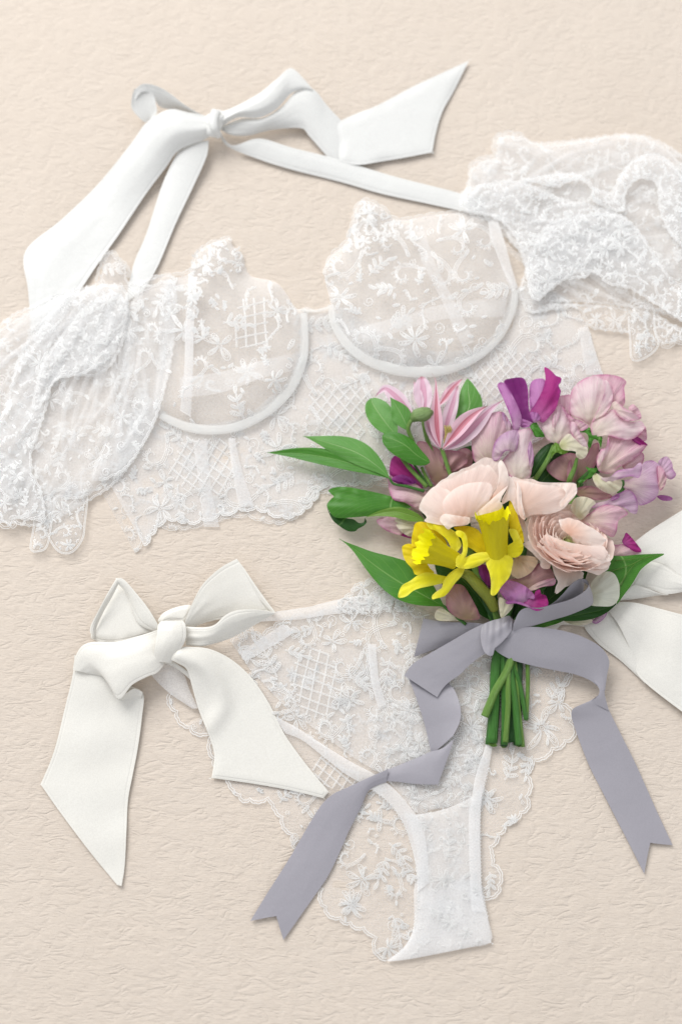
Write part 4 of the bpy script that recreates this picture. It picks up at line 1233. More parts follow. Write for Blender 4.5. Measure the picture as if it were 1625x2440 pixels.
# ---- ranunculus
ra = flower('ranunculus', 'large pale blush ranunculus with crinkled petal rims, behind the left daffodil', 'flower', (1100, 1190, 80), 'blush ranunculus')
F = lambda par, out, z, base, mat=BLUSH, **k: patch('petal', 'B', out, mat, par, z=z, base=base, **{**dict(bulge=9, ruf=1.3, rs=14), **k})
def crinkle(pts, n=3, a=6, seed=0):
    r_ = random.Random(seed)
    p = np.array(pts, float)
    out = []
    for i in range(len(p)):
        q, s = p[i], p[(i + 1) % len(p)]
        for j in range(n):
            t = j / n
            out.append(tuple(q * (1 - t) + s * t + (np.array([r_.uniform(-a, a), r_.uniform(-a, a)]) if j or True else 0)))
    return out
F(ra, crinkle([(235, 370), (250, 310), (350, 215), (440, 140), (520, 115), (600, 70), (690, 30), (790, 38), (835, 120)]) [:-3] + [(850, 190), (800, 300), (700, 380), (560, 440), (420, 480), (300, 460)], 86, (520, 520), bulge=16, ty=-.05)
F(ra, crinkle([(300, 280), (350, 220), (420, 180), (500, 150), (580, 110), (660, 80), (740, 90)], 3, 5, 2)[:-3] + [(780, 180), (740, 280), (680, 380), (560, 440), (400, 460), (300, 400)], 102, (520, 500), bulge=16, tx=.04)
F(ra, [(228, 375), (245, 330), (300, 255), (350, 225), (400, 235), (470, 290), (530, 370), (590, 440), (560, 495), (470, 507), (430, 525), (400, 500), (340, 490), (265, 470), (280, 440), (240, 400)], 116, (520, 520), bulge=14)
F(ra, [(385, 380), (400, 320), (460, 255), (540, 215), (630, 200), (710, 205), (735, 240), (725, 300), (660, 400), (600, 440), (500, 450), (420, 440)], 130, (540, 500), bulge=14, tx=.05)
F(ra, [(775, 75), (800, 50), (835, 110), (848, 185), (840, 235), (800, 290), (740, 330), (715, 320), (760, 250), (778, 170)], 130, (760, 320), bulge=8, mat=BLUSH2)
F(ra, [(842, 225), (800, 300), (790, 335), (803, 345), (797, 382), (740, 405), (680, 420), (610, 436), (640, 400), (700, 345), (760, 290)], 144, (640, 430), bulge=7, mat=BLUSH)
F(ra, [(400, 420), (480, 430), (560, 440), (580, 452), (565, 492), (470, 505), (430, 528), (400, 500), (370, 460)], 138, (520, 500), bulge=5, mat=BLUSH2)
stem(ra, (520, 520), 'B', (665, 960), 10, STEML, 60, 34, 30, mid=(830, 560))

rb = flower('ranunculus', 'folded blush ranunculus seen from its side, lying flat right of the largest one', 'flower', (1290, 1180, 80), 'blush ranunculus')
F(rb, [(870, 165), (930, 178), (1010, 178), (1060, 198), (1140, 203), (1230, 203), (1305, 208), (1300, 250), (1220, 300), (1050, 310), (930, 280)], 96, (900, 430), bulge=8)
F(rb, [(850, 158), (890, 185), (960, 190), (1060, 215), (1180, 225), (1290, 230), (1322, 262), (1300, 305), (1262, 345), (1220, 388), (1140, 418), (1010, 428), (962, 452), (925, 432), (900, 360), (870, 300), (845, 230)], 106, (900, 420), bulge=18, pw=2.4)
F(rb, [(1180, 215), (1300, 208), (1318, 230), (1320, 268), (1300, 300), (1255, 345), (1215, 385), (1200, 340), (1240, 290), (1230, 250)], 126, (1180, 400), bulge=6, mat=BLUSH)
F(rb, [(850, 158), (885, 200), (905, 270), (905, 340), (920, 425), (895, 400), (862, 330), (830, 340), (805, 352), (802, 318), (840, 240)], 118, (860, 420), bulge=6, mat=BLUSH2)
F(rb, [(905, 200), (935, 260), (940, 340), (965, 455), (925, 436), (905, 350)], 126, (930, 450), bulge=4, mat=BLUSH2)
F(rb, [(900, 420), (940, 440), (975, 500), (985, 600), (960, 620), (925, 560), (905, 480)], 88, (940, 440), bulge=4, mat=BLUSH2)
stem(rb, (1000, 420), 'B', (790, 1135), 8, STEM, 50, 30, 18)

# open ranunculus: rings of thin cupped petals round a green heart
rc = flower('ranunculus', 'open ranunculus with many thin ruffled petals round a pale green heart, right of the daffodils', 'flower', (1350, 1290, 80), 'blush ranunculus')
cx, cy = V('B', [(1240, 650)])[0]
ax = Vector((.30, -.58, .76)).normalized()
uu = Vector((1, .35, .1)); uu = (uu - ax * uu.dot(ax)).normalized()
vv = ax.cross(uu)
r_ = random.Random(12)
for ring, (R, H, n, op, wid) in enumerate(((16, 30, 4, .2, 1.9), (26, 40, 4, .3, 1.9), (36, 47, 4, .35, 1.9), (45, 52, 4, .4, 1.9), (53, 55, 5, .45, 1.7), (60, 56, 5, .5, 1.7), (67, 56, 5, .55, 1.7), (73, 54, 5, .65, 1.6), (79, 51, 6, .8, 1.5), (85, 46, 6, .95, 1.4), (91, 40, 6, 1.15, 1.4))):
    for i in range(n):
        a0 = i * 2 * math.pi / n + ring * .5 + r_.uniform(-.1, .1)
        nu_, nv_ = 12, 18
        S, Q = np.meshgrid(np.linspace(0, 1, nu_), np.linspace(-1, 1, nv_), indexing='ij')
        w_ = wid * np.sin(np.pi * (.18 + .62 * S)) 
        A = a0 + Q * w_ * .5
        rr = R * (1 + r_.uniform(-.05, .05)) * (.25 + .75 * np.sin(S * 1.5)) + (op - .6) * 10 * S ** 3
        fr = Noise(.5, ring * 20 + i)
        hh = H * S ** (1.25 + op * .4) * (1 - .14 * Q ** 2) + fr(Q * .7, S * .3) * 2.0 * S ** 3 + np.sin(Q * 15 + i * 2) * .45 * S ** 6
        rr = rr + 1.2 * fr(Q + 5, S) * S ** 2
        e = (1 - S) * R * .9 + (1 - np.abs(Q)) * 2
        px = cx + 1.1 * rr * np.cos(A) * uu.x + rr * np.sin(A) * vv.x + hh * ax.x
        py = cy + 1.1 * rr * np.cos(A) * uu.y + rr * np.sin(A) * vv.y + hh * ax.y
        pz = 78 + 1.1 * rr * np.cos(A) * uu.z + rr * np.sin(A) * vv.z + hh * ax.z
        grid('petal', px, py, pz, GREENC if ring < 1 else BLUSH if ring > 3 else BLUSH2, rc, 0, at={'edge': np.maximum(e, 0).ravel(), 'along': S.ravel()},
             uv=np.stack([Q * .8, S], -1).reshape(-1, 2))
tube('heart', 's', [(cx + ax.x * 8, cy + ax.y * 8, 78 + ax.z * 8), (cx + ax.x * 22, cy + ax.y * 22, 78 + ax.z * 22)], [12, 13, 10], stem_mat('green_heart', lin(150, 170, 80), lin(190, 200, 130)), rc)
for z_, o_, mt in ((126, [(1210, 520), (1262, 562), (1310, 605), (1390, 640), (1490, 640), (1525, 600), (1480, 555), (1430, 518), (1340, 468), (1260, 445), (1195, 462)], BLUSH2), (134, [(1110, 560), (1200, 596), (1290, 622), (1400, 640), (1500, 640), (1535, 690), (1505, 735), (1400, 722), (1250, 702), (1110, 650), (1060, 610)], BLUSH),
                   (128, [(1160, 680), (1280, 690), (1420, 715), (1545, 700), (1548, 745), (1480, 770), (1380, 752), (1260, 735), (1170, 715)], BLUSH2), (118, [(1200, 725), (1320, 735), (1450, 750), (1552, 725), (1550, 775), (1500, 800), (1400, 795), (1290, 770), (1205, 748)], BLUSH),
                   (106, [(1210, 745), (1330, 765), (1440, 785), (1552, 755), (1535, 805), (1470, 845), (1380, 818), (1290, 785), (1220, 765)], BLUSH), (132, [(1040, 640), (1110, 640), (1210, 680), (1330, 700), (1340, 722), (1200, 728), (1100, 690)], BLUSH)):
    F(rc, crinkle(o_, 2, 2, int(z_)), z_, (1260, 560), mat=mt, bulge=9)
F(rc, crinkle([(945, 630), (1000, 600), (1050, 610), (1120, 660), (1200, 700), (1260, 745), (1200, 760), (1145, 742), (1130, 795), (1075, 798), (1062, 750), (1010, 690)], 2, 5, 3), 92, (1250, 700), bulge=5)
F(rc, crinkle([(1140, 752), (1240, 765), (1330, 800), (1370, 832), (1360, 862), (1290, 900), (1235, 930), (1180, 975), (1163, 960), (1185, 890), (1160, 830)], 2, 3, 4), 84, (1260, 740), bulge=7, mat=BLUSH2)
F(rc, crinkle([(960, 480), (980, 430), (1060, 418), (1180, 430), (1260, 470), (1200, 540), (1100, 620), (1020, 600), (980, 540)], 2, 3, 5), 86, (1240, 640), bulge=4, mat=BLUSH2)
stem(rc, (1200, 700), 'B', (880, 1138), 9, STEM, 50, 30, 18)

# ---- clematis
cl = flower('clematis', 'pink clematis with red striped pointed petals and a yellow centre, at the top left', 'flower', (1050, 1060, 70))
cl2 = flower('clematis', 'pale pink striped clematis half hidden behind the green bud and the brighter pink one', 'flower', (1010, 980, 50))
leaf('petal', 'A', [(195, 385, 40), (240, 335, 44), (310, 295, 48), (420, 380, 52), (530, 500, 56), (620, 600, 60)], 85, 75, CLEM2, cl2, fold=3, peak=.55)
leaf('petal', 'A', [(690, 165, 44), (710, 300, 50), (720, 420, 55), (730, 560, 60)], 100, 90, CLEM2, cl2, fold=3, peak=.45, tipp=.6)
leaf('petal', 'A', [(610, 215, 40), (650, 330, 50), (680, 440, 55), (690, 560, 60)], 55, 45, CLEM2, cl2, fold=3, peak=.5)
leaf('petal', 'A', [(1135, 185, 40), (1040, 270, 48), (960, 370, 52), (860, 500, 56)], 52, 48, CLEM, cl2, fold=3, peak=.5)
tube('stem', 'A', [(700, 600, 50), (740, 800, 44), (800, 960, 40), (860, 1150, 36)], [4, 5, 5, 5], STEML, cl2)
leaf('petal', 'A', [(1080, 260, 60), (1040, 400, 62), (1000, 540, 64), (960, 680, 66), (930, 860, 66)], 72, 70, CLEM2, cl, fold=3, peak=.5, tipp=.8)
leaf('petal', 'A', [(730, 560, 60), (760, 680, 64), (810, 800, 68), (880, 925, 70)], 45, 55, CLEM2, cl, fold=3, peak=.5, tipp=.7)
leaf('petal', 'A', [(1570, 415, 78), (1440, 500, 80), (1320, 620, 80), (1180, 770, 78), (1060, 880, 74), (930, 955, 70)], 82, 90, CLEM2, cl, fold=5, peak=.55, seed=4)
leaf('petal', 'A', [(1400, 478, 92), (1290, 545, 94), (1170, 650, 92), (1050, 790, 86), (910, 950, 74)], 100, 60, CLEM, cl, fold=7, peak=.52, seed=5)
leaf('petal', 'A', [(798, 128, 96), (840, 200, 100), (850, 360, 100), (850, 560, 94), (865, 760, 84), (895, 935, 74)], 78, 62, CLEM, cl, fold=6, peak=.66, seed=6)
for q in range(9):
    tube('stamen', 'A', [(930 + q * 3, 880 - q * 3, 76), (945 + q * 6, 780, 86), (940 + q * 9, 690 + (q % 3) * 18, 94)], [1.6, 1.3, 2.2], STAM, cl, sides=5)
stem(cl, (905, 930), 'A', (905, 1150), 5, STEML, 64, 28, 16)
bud = flower('clematis_bud', 'closed ribbed green flower bud nodding on a curved stem over the pink petals', 'bud', (967, 990, 90))
tube('bud', 'A', [(590, 625, 88), (640, 585, 92), (710, 570, 94), (770, 552, 94), (818, 540, 92)], [6, 16, 18, 14, 3], stem_mat('bud_green', lin(84, 110, 60), lin(140, 168, 100)), bud, sides=14, n=8)
for q in (-1, -.35, .35, 1):
    tube('rib', 'A', [(605, 625 + q * 25, 98 - abs(q) * 8), (700, 575 + q * 52, 112 - abs(q) * 12), (800, 543 + q * 12, 97)], [1.2, 1.7, 1], STEML, bud, sides=5)
tube('stem', 'A', [(600, 620, 88), (565, 665, 84), (550, 740, 78), (600, 860, 66), (620, 900, 60)], [4.5, 5, 5, 4], STEML, bud)

# ---- sweet peas
def pea(label, at, petals, name='sweet_pea'):
    f = flower(name, label, 'flower', at, GS)
    for (v, out, mat, z, base, k) in petals:
        patch(k.pop('name', 'petal'), v, out, mat, f, z=z, base=base, **{**dict(bulge=8, ruf=3, rs=22), **k})
    return f
# back row first
s1 = pea('dusky mauve sweet pea petals low behind the green leaves on the left edge', (930, 1140, 20), [
    (5, [(1045, 760), (1110, 735), (1180, 790), (1250, 880), (1275, 1000), (1180, 965), (1090, 910), (1030, 880)], MAG, 34, (1300, 1020), dict(seed=1)),
    (5, [(1020, 900), (1120, 890), (1240, 960), (1340, 1060), (1280, 1160), (1150, 1090), (1050, 1060)], MAUVE, 44, (1400, 1100), dict(seed=2)),
    (5, [(1050, 905), (1120, 880), (1210, 915), (1230, 945), (1130, 955), (1060, 935)], DARKP, 52, (1250, 980), dict(bulge=3))])
s2 = pea('pale green and mauve sweet pea petals under the curled leaf', (985, 1250, 20), [
    (5, [(930, 1225), (1000, 1195), (1090, 1190), (1140, 1260), (1120, 1330), (1060, 1320), (990, 1290)], MAUVE, 34, (1250, 1300), dict(seed=3)),
    (5, [(1075, 1215), (1160, 1195), (1240, 1240), (1260, 1300), (1190, 1345), (1120, 1310), (1078, 1260)], KEEL, 44, (1280, 1280), dict(seed=4, bulge=10)),
    (5, [(1060, 1290), (1120, 1310), (1200, 1345), (1190, 1360), (1100, 1330)], MAG, 36, (1200, 1350), dict(bulge=2))])
s3 = pea('dusky pink sweet pea in shade between the clematis and the large ranunculus', (1080, 1100, 20), [
    ('A', [(640, 880), (720, 860), (860, 930), (960, 1000), (1150, 930), (1240, 1000), (1200, 1150), (1000, 1200), (860, 1344), (760, 1200), (700, 1050)], DUSK, 38, (900, 1300), dict(seed=5)),
    ('A', [(900, 960), (1060, 960), (1170, 1000), (1160, 1120), (1000, 1180), (900, 1100)], DUSK, 46, (900, 1300), dict(seed=6))])
s4 = pea('shaded pink sweet pea behind the upright green stem, mid right of the bouquet', (1380, 1090, 30), [
    ('C', [(255, 1045), (350, 960), (470, 905), (560, 920), (640, 940), (700, 830), (770, 810), (770, 920), (740, 1020), (680, 1120), (640, 1190), (520, 1190), (400, 1180), (300, 1120)], DUSK, 44, (560, 1200), dict(seed=7, bulge=12)),
    ('C', [(470, 1000), (520, 975), (560, 1060), (540, 1180), (460, 1160)], DUSK, 56, (520, 1200), dict(bulge=5)),
    ('C', [(560, 1250), (700, 1230), (860, 1300), (900, 1340), (780, 1370), (640, 1350), (560, 1320)], DUSK, 52, (560, 1300), dict(bulge=5))])
s5 = pea('greyish mauve sweet pea petal rounded behind the clematis tip', (1165, 1030, 40), [
    (6, [(72, 580), (100, 490), (150, 435), (210, 400), (290, 393), (330, 450), (360, 530), (310, 620), (260, 720), (190, 760), (100, 755), (75, 680)], MAUVE, 66, (200, 760), dict(seed=8, bulge=16)),
    (6, [(290, 395), (330, 440), (370, 520), (340, 560), (300, 500)], LAV, 72, (340, 560), dict(bulge=3))])
s6 = pea('mauve sweet pea with a rolled lip, standing above the two blush ranunculus', (1230, 1090, 60), [
    (6, [(395, 535), (450, 512), (502, 520), (500, 610), (512, 700), (500, 800), (480, 862), (400, 872), (330, 840), (290, 750), (340, 680), (370, 600)], PALE, 84, (390, 880), dict(seed=9, bulge=12)),
    (6, [(215, 705), (235, 612), (290, 550), (355, 524), (408, 530), (402, 610), (382, 672), (310, 672), (262, 735), (230, 740)], LAV, 96, (330, 720), dict(seed=10, bulge=14)),
    (6, [(470, 660), (490, 600), (512, 690), (508, 770), (490, 800), (478, 730)], LAV, 96, (480, 800), dict(bulge=3))])
s7 = pea('deep purple sweet pea with a folded standard, leftmost of the two dark ones', (1230, 960, 60), [
    (6, [(300, 175), (345, 155), (430, 149), (462, 190), (475, 260), (476, 340), (490, 420), (512, 470), (460, 450), (420, 440), (380, 330), (330, 230)], DARKP, 82, (500, 480), dict(seed=11, bulge=-8, ruf=2)),
    (6, [(254, 205), (290, 182), (325, 215), (385, 320), (425, 420), (420, 480), (405, 522), (370, 515), (345, 420), (300, 310)], VIO, 88, (420, 520), dict(seed=12, bulge=8)),
    (6, [(410, 440), (470, 455), (515, 480), (470, 500), (420, 500)], VIO, 80, (500, 480), dict(bulge=4))])
s8 = pea('magenta and lilac sweet pea standing upright, right of the deep purple one', (1300, 960, 60), [
    (6, [(482, 225), (500, 175), (545, 155), (592, 165), (590, 230), (560, 330), (520, 400), (495, 410), (480, 320)], VIO, 80, (520, 460), dict(seed=13, bulge=8)),
    (6, [(588, 75), (635, 98), (672, 135), (708, 150), (705, 182), (690, 205), (706, 245), (692, 300), (670, 370), (630, 420), (582, 468), (545, 452), (490, 425), (485, 390), (520, 340), (570, 250), (596, 160)], MAG, 90, (530, 470), dict(seed=14, bulge=10, tx=.1)),
    (6, [(488, 395), (540, 400), (560, 440), (520, 470), (495, 440)], VIO, 94, (520, 470), dict(bulge=4))])
s9 = pea('pale pink sweet pea with cream wings, in the middle of the cluster', (1350, 1030, 60), [
    ('C', [(360, 420), (378, 350), (430, 338), (494, 338), (490, 440), (500, 540), (460, 560), (400, 500)], MAUVE, 64, (420, 780), dict(seed=15)),
    ('C', [(160, 585), (230, 600), (280, 540), (340, 465), (380, 420), (440, 480), (490, 600), (500, 700), (430, 770), (350, 810), (260, 770), (220, 680)], PALE, 72, (370, 800), dict(seed=16, bulge=12)),
    ('C', [(320, 560), (350, 480), (380, 430), (385, 520), (345, 640), (330, 700), (312, 650)], PALE, 86, (350, 760), dict(bulge=4)),
    ('C', [(400, 440), (450, 500), (520, 560), (600, 590), (670, 650), (600, 690), (560, 660), (480, 590)], MAUVE, 84, (430, 770), dict(bulge=5)),
    ('C', [(490, 600), (540, 610), (580, 690), (640, 780), (660, 850), (610, 850), (540, 780), (495, 700)], PALE, 92, (500, 780), dict(bulge=6)),
    ('C', [(385, 800), (470, 715), (530, 760), (600, 830), (655, 850), (662, 900), (635, 950), (585, 966), (545, 930), (540, 890), (450, 880), (400, 860)], KEEL, 96, (400, 830), dict(name='keel', bulge=10))])
s10 = pea('large pale pink sweet pea with crimson rimmed standard, top right of the bouquet', (1440, 960, 50), [
    ('C', [(700, 146), (830, 132), (925, 142), (1000, 168), (1042, 210), (1020, 260), (1026, 330), (1022, 430), (960, 460), (900, 400), (870, 240), (780, 190)], MAUVE, 58, (700, 640), dict(seed=17, bulge=8)),
    ('C', [(492, 380), (500, 300), (560, 220), (640, 168), (740, 148), (820, 180), (870, 220), (905, 290), (910, 360), (892, 440), (835, 520), (740, 570), (690, 632), (600, 580), (505, 535), (480, 470)], PALE, 72, (690, 640), dict(seed=18, bulge=14)),
    ('C', [(830, 190), (880, 230), (906, 300), (905, 380), (880, 450), (830, 520), (740, 570), (700, 600), (760, 480), (820, 330)], PALE, 92, (700, 620), dict(seed=19, bulge=6)),
    ('C', [(1095, 428), (1130, 440), (1172, 490), (1190, 560), (1150, 560), (1100, 500), (1060, 470)], MAUVE, 62, (900, 600), dict(bulge=3)),
    ('C', [(690, 625), (740, 570), (830, 530), (905, 475), (980, 550), (1090, 600), (1180, 590), (1222, 650), (1170, 720), (1112, 766), (1000, 772), (860, 732), (790, 738), (720, 745), (694, 690)], PALE, 84, (700, 720), dict(seed=20, bulge=14)),
    ('C', [(905, 412), (950, 400), (1020, 460), (1090, 500), (1140, 530), (1186, 566), (1120, 588), (1040, 588), (970, 550), (920, 480)], PALE, 98, (900, 470), dict(seed=21, bulge=6)),
    ('C', [(1225, 640), (1242, 720), (1238, 780), (1180, 790), (1110, 770), (1170, 720)], MAUVE, 66, (1100, 700), dict(bulge=3)),
    ('C', [(1090, 770), (1150, 748), (1200, 780), (1252, 828), (1180, 830)], MAG, 74, (1080, 740), dict(bulge=3))])
s11 = pea('dusty rose sweet pea under the large pale one, with a cream keel', (1460, 1090, 50), [
    ('C', [(1000, 1030), (1080, 960), (1180, 900), (1215, 930), (1200, 1010), (1120, 1060), (1040, 1070)], MAUVE, 58, (900, 1150), dict(seed=22)),
    ('C', [(862, 735), (950, 755), (1090, 775), (1180, 820), (1240, 832), (1190, 900), (1120, 960), (1040, 1010), (960, 1050), (915, 1100), (850, 1112), (780, 1090), (752, 1040), (752, 940), (800, 870), (860, 850)], MAUVE, 70, (760, 1100), dict(seed=23, bulge=16)),
    ('C', [(770, 930), (790, 870), (840, 850), (865, 740), (872, 850), (840, 930), (800, 1000), (765, 1050), (752, 1000)], PALE, 88, (770, 1090), dict(seed=24, bulge=6)),
    ('C', [(708, 1140), (735, 1100), (800, 1140), (870, 1180), (980, 1170), (1002, 1210), (980, 1268), (905, 1306), (830, 1292), (760, 1245), (722, 1190)], KEEL, 86, (720, 1110), dict(name='keel', bulge=14)),
    ('C', [(790, 1150), (880, 1140), (950, 1080), (1030, 1062), (1110, 1050), (1160, 1005), (1190, 1008), (1192, 1070), (1165, 1148), (1080, 1134), (980, 1158), (890, 1188), (830, 1182)], LAV, 98, (740, 1120), dict(seed=25, bulge=6))])
s12 = pea('lavender sweet pea with crumpled petals at the far right edge of the bouquet', (1570, 1140, 40), [
    ('C', [(1350, 1012), (1378, 965), (1440, 940), (1490, 1000), (1500, 1060), (1530, 1120), (1485, 1165), (1430, 1140), (1390, 1060)], LAV, 48, (1300, 1200), dict(seed=26)),
    ('C', [(1000, 1180), (1090, 1160), (1165, 1090), (1210, 1000), (1290, 978), (1350, 1010), (1380, 1060), (1370, 1180), (1345, 1330), (1260, 1398), (1165, 1420), (1130, 1350), (1080, 1285), (1010, 1240)], LAV, 56, (1010, 1220), dict(seed=27, bulge=12)),
    ('C', [(1340, 1030), (1400, 1060), (1436, 1140), (1420, 1225), (1375, 1275), (1350, 1200)], MAUVE, 66, (1350, 1260), dict(seed=28, bulge=5)),
    ('C', [(1340, 1330), (1410, 1318), (1490, 1342), (1482, 1372), (1395, 1372)], VIO, 30, (1300, 1340), dict(bulge=3))])
s13 = pea('violet edged sweet pea below the cream keel, over bare cloth on the right', (1470, 1220, 40), [
    ('C', [(690, 1440), (760, 1395), (860, 1370), (940, 1320), (985, 1295), (1040, 1270), (1100, 1288), (1138, 1350), (1156, 1430), (1140, 1502), (1080, 1490), (1040, 1455), (960, 1425), (860, 1412), (760, 1440)], LAV, 62, (650, 1480), dict(seed=29, bulge=9)),
    ('C', [(890, 1345), (985, 1292), (960, 1350), (900, 1375)], VIO, 74, (880, 1380), dict(bulge=2)),
    ('C', [(600, 1552), (680, 1500), (770, 1435), (850, 1414), (960, 1430), (1035, 1470), (1052, 1512), (965, 1570), (945, 1680), (905, 1732), (820, 1690), (720, 1632), (640, 1600)], MAUVE, 76, (610, 1560), dict(seed=30, bulge=12)),
    ('C', [(495, 1430), (540, 1350), (620, 1334), (700, 1358), (742, 1400), (700, 1440), (650, 1520), (592, 1562), (520, 1505)], KEEL, 84, (560, 1540), dict(name='keel', bulge=12))])
s14 = pea('rose sweet pea with a bright magenta tip, low right beside the open ranunculus', (1490, 1300, 30), [
    ('C', [(830, 1690), (870, 1760), (935, 1808), (1010, 1800), (1090, 1840), (1190, 1872), (1150, 1900), (1000, 1925), (860, 1960), (830, 1850)], MAUVE, 48, (850, 1950), dict(seed=31, bulge=8)),
    ('C', [(1000, 1782), (1018, 1730), (1042, 1688), (1100, 1745), (1155, 1812), (1190, 1868), (1140, 1882), (1060, 1840)], MAG, 58, (1000, 1800), dict(seed=32, bulge=6))])
s15 = pea('violet curled sweet pea just above the grey ribbon knot', (1240, 1420, 60), [
    ('B', [(630, 780), (690, 772), (722, 840), (724, 930), (690, 905), (650, 850)], DARKP, 62, (700, 950), dict(seed=33)),
    ('B', [(835, 880), (920, 860), (1000, 820), (1060, 760), (1140, 798), (1168, 870), (1160, 912), (1080, 925), (990, 955), (920, 910)], DUSK, 74, (900, 940), dict(seed=34, bulge=9)),
    ('B', [(980, 940), (1060, 890), (1165, 865), (1162, 912), (1080, 925), (1000, 958)], MAUVE, 84, (980, 950), dict(bulge=4)),
    ('B', [(778, 942), (800, 905), (832, 880), (900, 890), (970, 925), (1022, 975), (1024, 1010), (985, 1005), (960, 1040), (900, 1030), (850, 1025), (815, 1000)], VIO, 92, (960, 1040), dict(seed=35, bulge=12, ruf=4)),
    ('B', [(1020, 1010), (1030, 960), (1062, 942), (1075, 975), (1105, 985), (1122, 1040), (1100, 1070), (1045, 1092), (990, 1070), (950, 1040), (985, 1010)], MAG, 98, (990, 1030), dict(seed=36, bulge=-6, ruf=3)),
    ('B', [(830, 1025), (900, 1025), (970, 1045), (1040, 1090), (980, 1065), (900, 1040), (840, 1045)], VIO, 104, (990, 1050), dict(bulge=3)),
    ('B', [(780, 1000), (820, 1010), (880, 1035), (862, 1085), (800, 1140), (782, 1080)], KEEL, 82, (800, 1140), dict(name='keel', bulge=7))])
s16 = pea('brown pink sweet pea petals hanging in shade above the left ribbon loop', (1080, 1440, 30), [
    ('B', [(415, 1040), (420, 950), (470, 908), (535, 918), (590, 1000), (640, 1100), (640, 1150), (520, 1150), (440, 1100)], DUSK, 56, (560, 1150), dict(seed=37, bulge=16)),
    ('B', [(340, 1100), (400, 1050), (470, 1080), (540, 1150), (420, 1160), (345, 1150)], KEEL, 46, (540, 1160), dict(seed=38, bulge=6))])
wp = flower('white_petal_flower', 'rounded greenish white petal beside the standing grey ribbon loop', 'petal', (1450, 1400, 50))
patch('petal', 'E', [(650, 1090), (655, 1000), (662, 880), (735, 795), (815, 760), (888, 778), (932, 850), (946, 930), (938, 1030), (875, 1100), (765, 1108)], WHITEP, wp, z=64, base=(620, 1000), bulge=14, seed=3)
patch('petal', 'E', [(380, 1240), (480, 1200), (600, 1220), (680, 1250), (600, 1295), (480, 1290)], KEEL, wp, z=24, base=(380, 1240), bulge=4)
patch('petal', 'E', [(690, 1240), (760, 1180), (822, 1155), (800, 1220), (720, 1280), (670, 1262)], LAV, wp, z=22, base=(690, 1200), bulge=3)
pp = flower('fallen_petal', 'single peach petal under the right daffodil, beside the open ranunculus', 'petal', (1250, 1350, 60))
patch('petal', 'B', [(862, 830), (868, 760), (900, 715), (955, 708), (1030, 718), (1050, 745), (1030, 790), (990, 835), (925, 866), (890, 860)], petal_mat('peach', lin(226, 196, 164), lin(232, 212, 184), lin(200, 160, 120), 4, .5, .2), pp, z=86, base=(900, 700), bulge=9, seed=5)

# green calyces and stems
for par, v, c in ((s10, 'C', [(578, 700), (620, 668), (680, 655), (705, 700), (760, 730), (802, 745), (803, 790), (790, 855), (770, 800), (735, 770), (710, 790), (690, 850), (662, 835), (668, 750), (640, 708)]),
                  (s11, 'C', [(640, 1040), (690, 1055), (762, 1058), (735, 1100), (700, 1140), (650, 1165), (600, 1205), (568, 1185), (630, 1150), (672, 1100)]),
                  (s7, 'C', [(95, 640), (150, 600), (190, 660), (240, 740), (180, 750), (140, 740), (118, 690)]),
                  (s9, 'C', [(340, 800), (400, 840), (480, 880), (420, 920), (350, 900), (300, 960), (310, 880)])):
    patch('calyx', v, c, LEAFB if par is not s9 else LEAFL, par, z=84 if par is not s9 else 74, bulge=5, ruf=3, rs=10, base=c[0])
tube('stem', 'C', [(556, 955, 90), (530, 1060, 80), (490, 1150, 74), (470, 1220, 60)], [3.5, 5.5, 6.5, 6], STEML, s9)
tube('stem', 'C', [(330, 830, 70), (270, 970, 66), (200, 1080, 60), (130, 1180, 50)], [5, 6, 6, 6], STEML, s8)
tube('stem', 'C', [(710, 1060, 76), (640, 1120, 70), (560, 1190, 56)], [4, 4, 4], STEM, s11)
tube('stem', 'C', [(1000, 1180, 60), (1010, 1250, 50), (960, 1300, 44)], [5, 5, 5], STEM, s12)
stem(s10, (700, 850), 'C', (795, 1120), 7, STEML, 40, 34, 26, mid=(840, 520))
stem(s11, (600, 1200), 'C', (925, 980), 6, STEM, 40, 28, 18)
stem(s6, (300, 800), 6, (850, 1120), 6, STEMD, 40, 24, 14)
tube('stem', 'D', [(745, 560, 20), (722, 900, 12), (700, 1136, 8)], [8, 11, 12], STEM, s5, flat=.5)
tube('stem', 'D', [(930, 600, 26), (935, 760, 20), (925, 985, 14)], [5, 5, 5], STEML, s13)
tube('stem', 'D', [(810, 590, 18), (800, 900, 12), (830, 1120, 8)], [12, 12, 12], STEMD, s14)
tube('stem', 'D', [(880, 590, 18), (870, 900, 12), (870, 1140, 8)], [10, 10, 10], STEMD, s4)

# cut ends of the stems
for par, x, y, r in ((d1, 712, 1128, 12), (d2, 785, 1146, 8), (rb, 792, 1112, 8), (rc, 880, 1140, 8), (s10, 796, 1124, 6), (s5, 722, 1138, 10)):
    patch('cut_end', 'D', [(x + r * 2.2 * math.cos(a), y + 2 + r * .9 * math.sin(a)) for a in np.linspace(0, 6.28, 9)[:-1]], STEML, par, z=16, bulge=1, step=3, base=(x, y))
